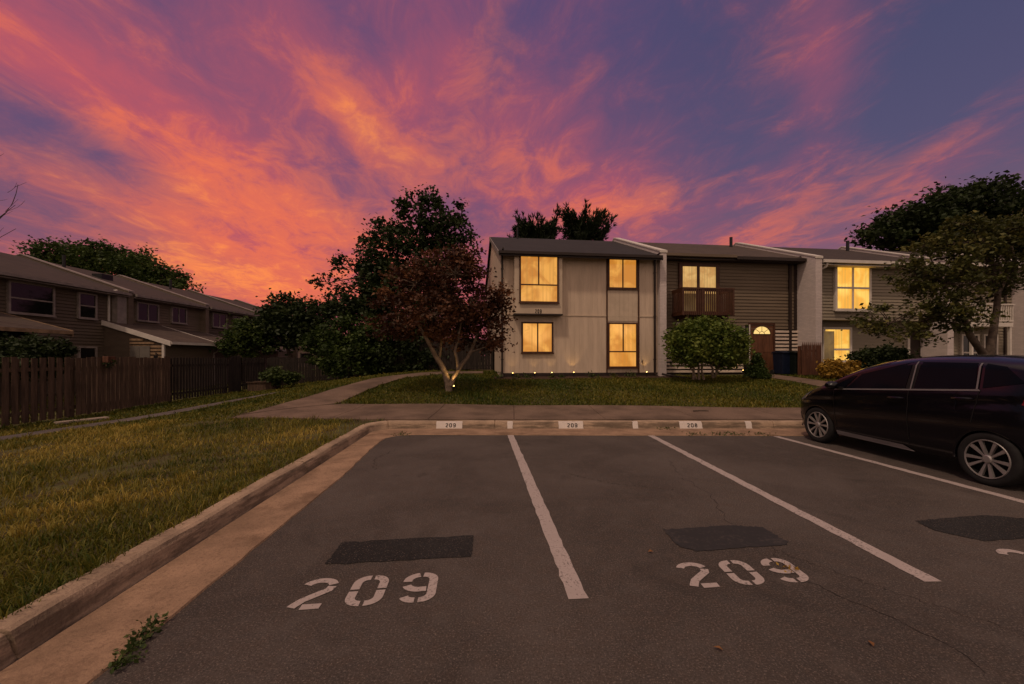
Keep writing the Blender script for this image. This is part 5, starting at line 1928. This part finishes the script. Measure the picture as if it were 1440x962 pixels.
# hanging pot on the fence
tp = thing('hanging_planter', 'small terracotta-coloured pot hung on the fence top', 'planter', (-13.05, 13.2, 1.55), R(100))
MB().box(-.16, .16, -.02, .14, -.16, .04).build('pot', 'redwood', tp, bevel=.01)
pp = unit(rng.normal(size=(60, 3)) + (0, 0, -.2)) * rng.uniform(.05, .22, 60)[:, None] + (0, .06, -.18)
leaf_mesh('foliage', pp, .06, 'L_dark', tp, .4 + rng.normal(0, .2, 60), 1.8, .1)


# ------------------------------------------------------------------ garden lights
def garden_light(label, x, y, aim, watts, blend=.6, size=R(75)):
    z = tz(x, y) + .015
    t = thing('garden_spotlight', label, 'garden light', (x, y, z), 0, 'ground spotlights')
    MB().lathe([(0, -.12), (.012, -.1), (.014, .10), (0, .10)], 8, 'z').build('stake', 'blackmetal', t)
    hd = MB().lathe([(.02, .10), (.04, .11), (.045, .15), (.048, .19), (.040, .185), (.036, .16), (0, .155)], 14, 'z')
    hd.build('housing', 'blackmetal', t, smooth=True)
    MB().lathe([(0, .215), (.016, .211), (.024, .198), (.026, .186)], 14, 'z').build('lens', 'bulb', t)
    ld_ = bpy.data.lights.new('spot', 'SPOT')
    ld_.energy = watts
    ld_.color = (1, .60, .20)
    ld_.spot_size = size
    ld_.spot_blend = blend
    ld_.shadow_soft_size = .03
    lo = bpy.data.objects.new('spot', ld_)
    COL.objects.link(lo)
    lo.parent = t
    lo.location = (0, 0, .26)
    d = np.array(aim, float)
    d /= np.linalg.norm(d)
    lo.rotation_euler = (math.acos(-d[2]), 0, math.atan2(d[0], -d[1]) if True else 0)
    return t


import mathutils
def aim_fix(t, aim):
    lo = [c for c in t.children if c.type == 'LIGHT'][0]
    lo.rotation_euler = mathutils.Vector(aim).to_track_quat('-Z', 'Y').to_euler()


for px, lbl, w_ in ((721, 'small ground spotlight at the left end of the mulch bed', 2.0), (752, 'ground spotlight below the left edge of the bay', 2.5), (776, 'ground spotlight below the lower left window', 2.5), (807, 'brightest ground spotlight, midway along the cream wall', 6.0), (909.5, 'ground spotlight at the right end of the cream wall', 6.0)):
    u, _ = W(px, 528, -.30)
    x, y = OX + CA * u + SA * .30, OY + SA * u - CA * .30
    aim = (-.10 * SA, .35, .9)
    aim_fix(garden_light(lbl, x, y, aim, w_ * .7), aim)
u, _ = W(1045, 527, .35)
x, y = OX + CA * u - SA * .35, OY + SA * u + CA * .35
aim_fix(garden_light('ground spotlight by the sun-striped siding of the olive house', x, y, (-.3, .6, .4), 3.0), (-.5, .6, .5))
x, y = xm + .17, YM - .17
aim_fix(garden_light('ground spotlight at the foot of the maple', x, y, (0, 1, 1), 32.0), (xm - x + .02, YM - y, .75))


# ------------------------------------------------------------------ the parked hatchback
# own axes: x towards the nose, y to the driver's side (the one in view), z up
car = thing('parked_car', 'dark purple-black hatchback parked nose-in at the kerb', 'car', (6.51, 6.22, 0), R(90) + .058)
XF, XR_, RA = 1.265, -1.265, .345
TOP = np.array([(2.07, .50), (2.06, .57), (2.03, .67), (1.91, .785), (1.65, .93), (1.35, 1.055), (1.08, 1.16), (.85, 1.27), (.55, 1.39), (.25, 1.47), (-.05, 1.515), (-.35, 1.54), (-.7, 1.545), (-1.05, 1.535), (-1.4, 1.50), (-1.68, 1.455), (-1.80, 1.40),
                (-1.88, 1.27), (-1.95, 1.10), (-2.0, .93), (-2.03, .75), (-2.04, .50)])


def smooth_curve(P, x):
    o = np.argsort(P[:, 0])
    return np.interp(x, P[o, 0], P[o, 1])


_fx = np.linspace(-2.04, 2.07, 900)
_fz = smooth_curve(TOP, _fx)
_k = np.exp(-np.linspace(-2, 2, 33) ** 2)
_k /= _k.sum()
_fz = np.convolve(np.pad(_fz, 16, mode='edge'), _k, 'valid')
ztop = lambda x: np.interp(x, _fx, _fz)


def wplan(x):
    w = .845
    if x > 1.2:
        w *= (1 - ((x - 1.2) / .885) ** 3.4 * .94) ** .52 if x < 2.08 else .2
    if x < -1.1:
        w *= (1 - ((-1.1 - x) / .955) ** 4.0 * .93) ** .55
    return w


def zbelt(x):
    return 1.0 + (.3 - x) * .085


def side(x, z):
    w = wplan(x)
    zb_ = zbelt(x)
    f = 1 - .035 * ((z - .62) / .38) ** 2 if z < zb_ else (1 - .035 * ((zb_ - .62) / .38) ** 2)
    if z < .32:
        f -= (.32 - z) * .35
    y = w * f
    # crease under the windows
    y -= .012 * math.exp(-((z - (zb_ - .16)) / .035) ** 2) - .008 * math.exp(-((z - (zb_ - .08)) / .05) ** 2)
    # hollow along the sill
    y -= .018 * math.exp(-((z - (.42 + .05 * (.5 - x))) / .09) ** 2)
    if z > zb_:
        y -= (z - zb_) * .34 * min(1, w / .8)
    return max(y, .02)


def arch_low(x):
    z = .215
    for xc in (XF, XR_):
        d = abs(x - xc)
        if d < RA:
            z = max(z, .30 + math.sqrt(RA * RA - d * d))
    if x > XF + RA:
        z = .20 + .02 * (x - XF)
    return z


def section(x, nz=17, nc=11):
    zt_ = float(ztop(x))
    zl = min(arch_low(x), zt_ - .08)
    Rc = min(.15, (zt_ - zl) * .42)
    if x > 1.0:
        Rc = min(.20, (zt_ - zl) * .5)
    zs_ = zt_ - Rc
    pts = []
    for k in range(nz):
        z = zl + (zs_ - zl) * k / (nz - 1)
        pts.append((x, side(x, z), z))
    y0 = side(x, zs_)
    slope = .34 * Rc if zs_ > zbelt(x) else 0
    for k in range(1, nc):
        a = math.pi / 2 * k / (nc - 1)
        yy = (y0 - slope * math.sin(a) * .5) * max(math.cos(a), 0) ** .62
        pts.append((x, yy, zs_ + Rc * math.sin(a) ** .95))
    return pts


def Wc(x, z):
    """half width of the body at x, z"""
    p = section(x)
    zz = [q[2] for q in p]
    return float(np.interp(z, zz, [q[1] for q in p]))


xs = list(np.linspace(-2.035, -1.95, 6)) + list(np.linspace(-1.93, 1.94, 112)) + list(np.linspace(1.95, 2.062, 10))
for xc in (XF, XR_):
    xs = [x for x in xs if abs(x - xc) > RA + .012]
    xs += [xc + RA * math.cos(a) for a in np.linspace(0, math.pi, 27)] + [xc + RA + .006, xc - RA - .006]
xs = sorted(xs)
cb = MB()
secs = [section(x) for x in xs]
cb.grid(secs)
cb.grid([[(x, -y, z) for x, y, z in reversed(s)] for s in secs])
for s in (secs[0], secs[-1]):
    cb.face([p for p in s] + [(x, -y, z) for x, y, z in reversed(s[:-1])])
# wheel-arch lips and inner housings
for xc in (XF, XR_):
    for sg in (1, -1):
        rows = []
        for a in np.linspace(-.12, math.pi + .12, 25):
            x, z = xc + RA * math.cos(a), .30 + RA * math.sin(a)
            y = Wc(min(max(x, -2.0), 2.0), max(z, .24))
            rows.append([(xc + (RA + .025) * math.cos(a), sg * (y + .002), .30 + (RA + .025) * math.sin(a)), (x, sg * (y + .008), z), (x, sg * (y - .02), z), (x, sg * .45, z)])
        cb.grid(rows)
body = cb.build('body', 'carpaint', car, smooth=True)
floor_ = MB()
floor_.box(-1.9, 1.9, -.62, .62, .20, .24)
floor_.build('underbody', 'carblack', car)
well = MB()
for xc in (XF, XR_):
    well.box(xc - RA, xc + RA, -.45, .45, .22, .62)
well.build('wheel_well', 'carblack', car)


def panel(name, poly, m, off=.006, parent=car, n=10, both=True, label=None):
    """patch that follows the body side; poly: 4 corners in (x, z), front-bottom, front-top, rear-top, rear-bottom"""
    a, b, c, d = [np.array(p, float) for p in poly]
    for sg in ((1, -1) if both else (1,)):
        mb = MB()
        rows = []
        for i in range(n + 1):
            s = i / n
            lo, hi = a + (d - a) * s, b + (c - b) * s
            row = []
            for j in range(9):
                q = lo + (hi - lo) * j / 8
                row.append((q[0], sg * (Wc(q[0], q[1]) + off), q[1]))
            rows.append(row)
        mb.grid(rows)
        o = mb.build(name, m, parent, smooth=True)
    return o


panel('front_door_glass', [(.70, .985), (.48, 1.245), (-.27, 1.445), (-.27, 1.055)], 'carglass')
panel('rear_door_glass', [(-.40, 1.065), (-.40, 1.445), (-1.06, 1.44), (-1.12, 1.13)], 'carglass')
panel('quarter_glass', [(-1.19, 1.14), (-1.15, 1.435), (-1.36, 1.40), (-1.56, 1.22)], 'carglass')
panel('corner_glass', [(1.05, .975), (.64, 1.20), (.55, 1.215), (.755, .985)], 'carglass', n=6)
panel('door_pillar', [(-.28, 1.05), (-.28, 1.45), (-.39, 1.455), (-.39, 1.06)], 'carblack', .004, n=3)
panel('belt_trim', [(.92, .965), (.90, .985), (-1.16, 1.125), (-1.18, 1.105)], 'chrome', .010, n=30)
panel('window_trim', [(-.345, 1.05), (-.325, 1.45), (-.345, 1.45), (-.365, 1.05)], 'chrome', .012, n=2)
panel('window_trim', [(-1.13, 1.12), (-1.09, 1.44), (-1.11, 1.44), (-1.15, 1.12)], 'chrome', .012, n=2)
panel('sill_skirt', [(.88, .215), (.88, .285), (-.25, .275), (-.40, .205)], 'silver', .012, n=24)
for poly in ([(.87, .30), (.93, .95), (.918, .95), (.858, .30)], [(-.335, .30), (-.32, 1.05), (-.332, 1.05), (-.347, .30)], [(-1.10, .72), (-1.16, 1.10), (-1.172, 1.10), (-1.112, .72)]):
    panel('door_seam', poly, 'carblack', .003, n=1)
for xh in (-.17, -1.0):
    zc2 = zbelt(xh) - .115
    hm = MB()
    hm.tube([(xh + .11, Wc(xh + .11, zc2) + .012, zc2 - .005), (xh + .09, Wc(xh, zc2) + .035, zc2), (xh - .09, Wc(xh, zc2) + .035, zc2 + .008), (xh - .11, Wc(xh - .11, zc2) + .010, zc2 + .008)], [.010, .017, .017, .010], 8)
    hm.build('door_handle', 'carpaint', car, smooth=True)
# mirror
for sg in (1, -1):
    mm = MB()
    P_ = []
    for k in range(9):
        f = k / 8
        r_ = .075 * math.sin(math.pi * (.12 + .80 * f)) ** .6
        P_.append([(.80 + .10 * math.cos(t) * (r_ / .075) + .02, sg * (.86 + .19 * f), 1.045 + r_ * math.sin(t) * .9) for t in np.linspace(0, 2 * math.pi, 15)])
    mm.grid(P_)
    mm.face(P_[0][:-1][::-1])
    mm.face(P_[-1][:-1])
    mir = mm.build('mirror', 'carpaint', car, smooth=True)
    MB().box(.745, .80, sg * .80 if sg > 0 else -.90, .90 if sg > 0 else -.80, .985, 1.02).build('mirror_foot', 'carblack', mir)
# windscreen and rear window follow the roof surface
def top_panel(name, x0, x1, yf, m):
    rows = []
    for x in np.linspace(x0, x1, 14):
        p = section(x)
        cap = p[16:]
        ys_ = [q[1] for q in cap][::-1]
        zs_ = [q[2] for q in cap][::-1]
        ym = cap[0][1] * yf
        rows.append([(x, y, float(np.interp(abs(y), ys_, zs_)) + .006) for y in np.linspace(-ym, ym, 15)])
    MB().grid(rows).build(name, m, car, smooth=True)


top_panel('windscreen', 1.10, .10, .93, 'carglass')
top_panel('rear_window', -1.74, -1.93, .90, 'carglass')
# lamps
panel('headlamp', [(1.93, .66), (1.90, .76), (1.42, .90), (1.55, .76)], 'clearlens', .007, n=10)
panel('tail_lamp', [(-1.56, .98), (-1.62, 1.17), (-1.93, 1.14), (-1.99, .88)], 'lens', .012, n=10)
panel('bumper_lip', [(1.94, .225), (1.94, .285), (1.66, .235), (1.66, .215)], 'white', .006, n=8)
panel('front_bumper_vent', [(1.95, .34), (1.93, .50), (1.75, .48), (1.76, .36)], 'carblack', .005, n=8)
bs = MB().box(-2.055, -2.02, -.26, .26, .74, .86)
bs.build('number_plate', 'white', car)
# wheels: one built, three copied
wh = MB().lathe([(.215, .075), (.235, .088), (.275, .092), (.300, .075), (.305, .05), (.305, -.05), (.298, -.08), (.27, -.092), (.22, -.085), (.20, .0)], 48)
wheel = wh.build('wheel', 'rubber', car, smooth=True)
rim = MB().lathe([(.222, .080), (.217, .090), (.209, .089), (.206, .078)], 48)
for k in range(5):
    for da in (-15.5, 15.5):
        a = R(90 + 72 * k + da)
        a2 = R(90 + 72 * k + da * .8)
        tdir = np.array((-math.sin(a), math.cos(a)))
        i_ = np.array((math.cos(a2), math.sin(a2))) * .035
        e_ = np.array((math.cos(a), math.sin(a))) * .207
        pts = []
        for c, wd, yy in ((i_, .010, .070), ((i_ + e_) / 2, .0125, .080), (e_, .019, .084)):
            pts.append([(c[0] + tdir[0] * wd, yy - .03, c[1] + tdir[1] * wd), (c[0] + tdir[0] * wd, yy, c[1] + tdir[1] * wd), (c[0] - tdir[0] * wd, yy, c[1] - tdir[1] * wd), (c[0] - tdir[0] * wd, yy - .03, c[1] - tdir[1] * wd)])
        rim.grid(pts)
rim.lathe([(.048, .05), (.048, .078), (.036, .088), (0, .09)], 20)
rimo = rim.build('rim', 'alloy', wheel)
disc = MB().lathe([(.206, .077), (.198, .05), (.195, .02), (.13, .028), (.0, .028)], 32).build('brake_disc', 'alloydark', wheel)
car.scale = (1.0, 1.0, 1.03)
spots = [(XF, .755, 0), (XR_, .755, 0), (XF, -.755, R(180)), (XR_, -.755, R(180))]
for k, (x, y, rz) in enumerate(spots):
    if k == 0:
        w_ = wheel
    else:
        w_ = wheel.copy()
        COL.objects.link(w_)
        for ch in (rimo, disc):
            c = ch.copy()
            COL.objects.link(c)
            c.parent = w_
    w_.parent = car
    w_.location = (x, y, .312)
    w_.scale = (1.055, 1.0, 1.055 / 1.03)
    w_.rotation_euler = (0, R((0, 34, 10, 50)[k]), rz)
ant = MB().tube([(-1.45, 0, float(ztop(-1.45)) - .01), (-1.62, 0, float(ztop(-1.45)) + .12)], [.012, .006], 6).build('antenna', 'carblack', car)
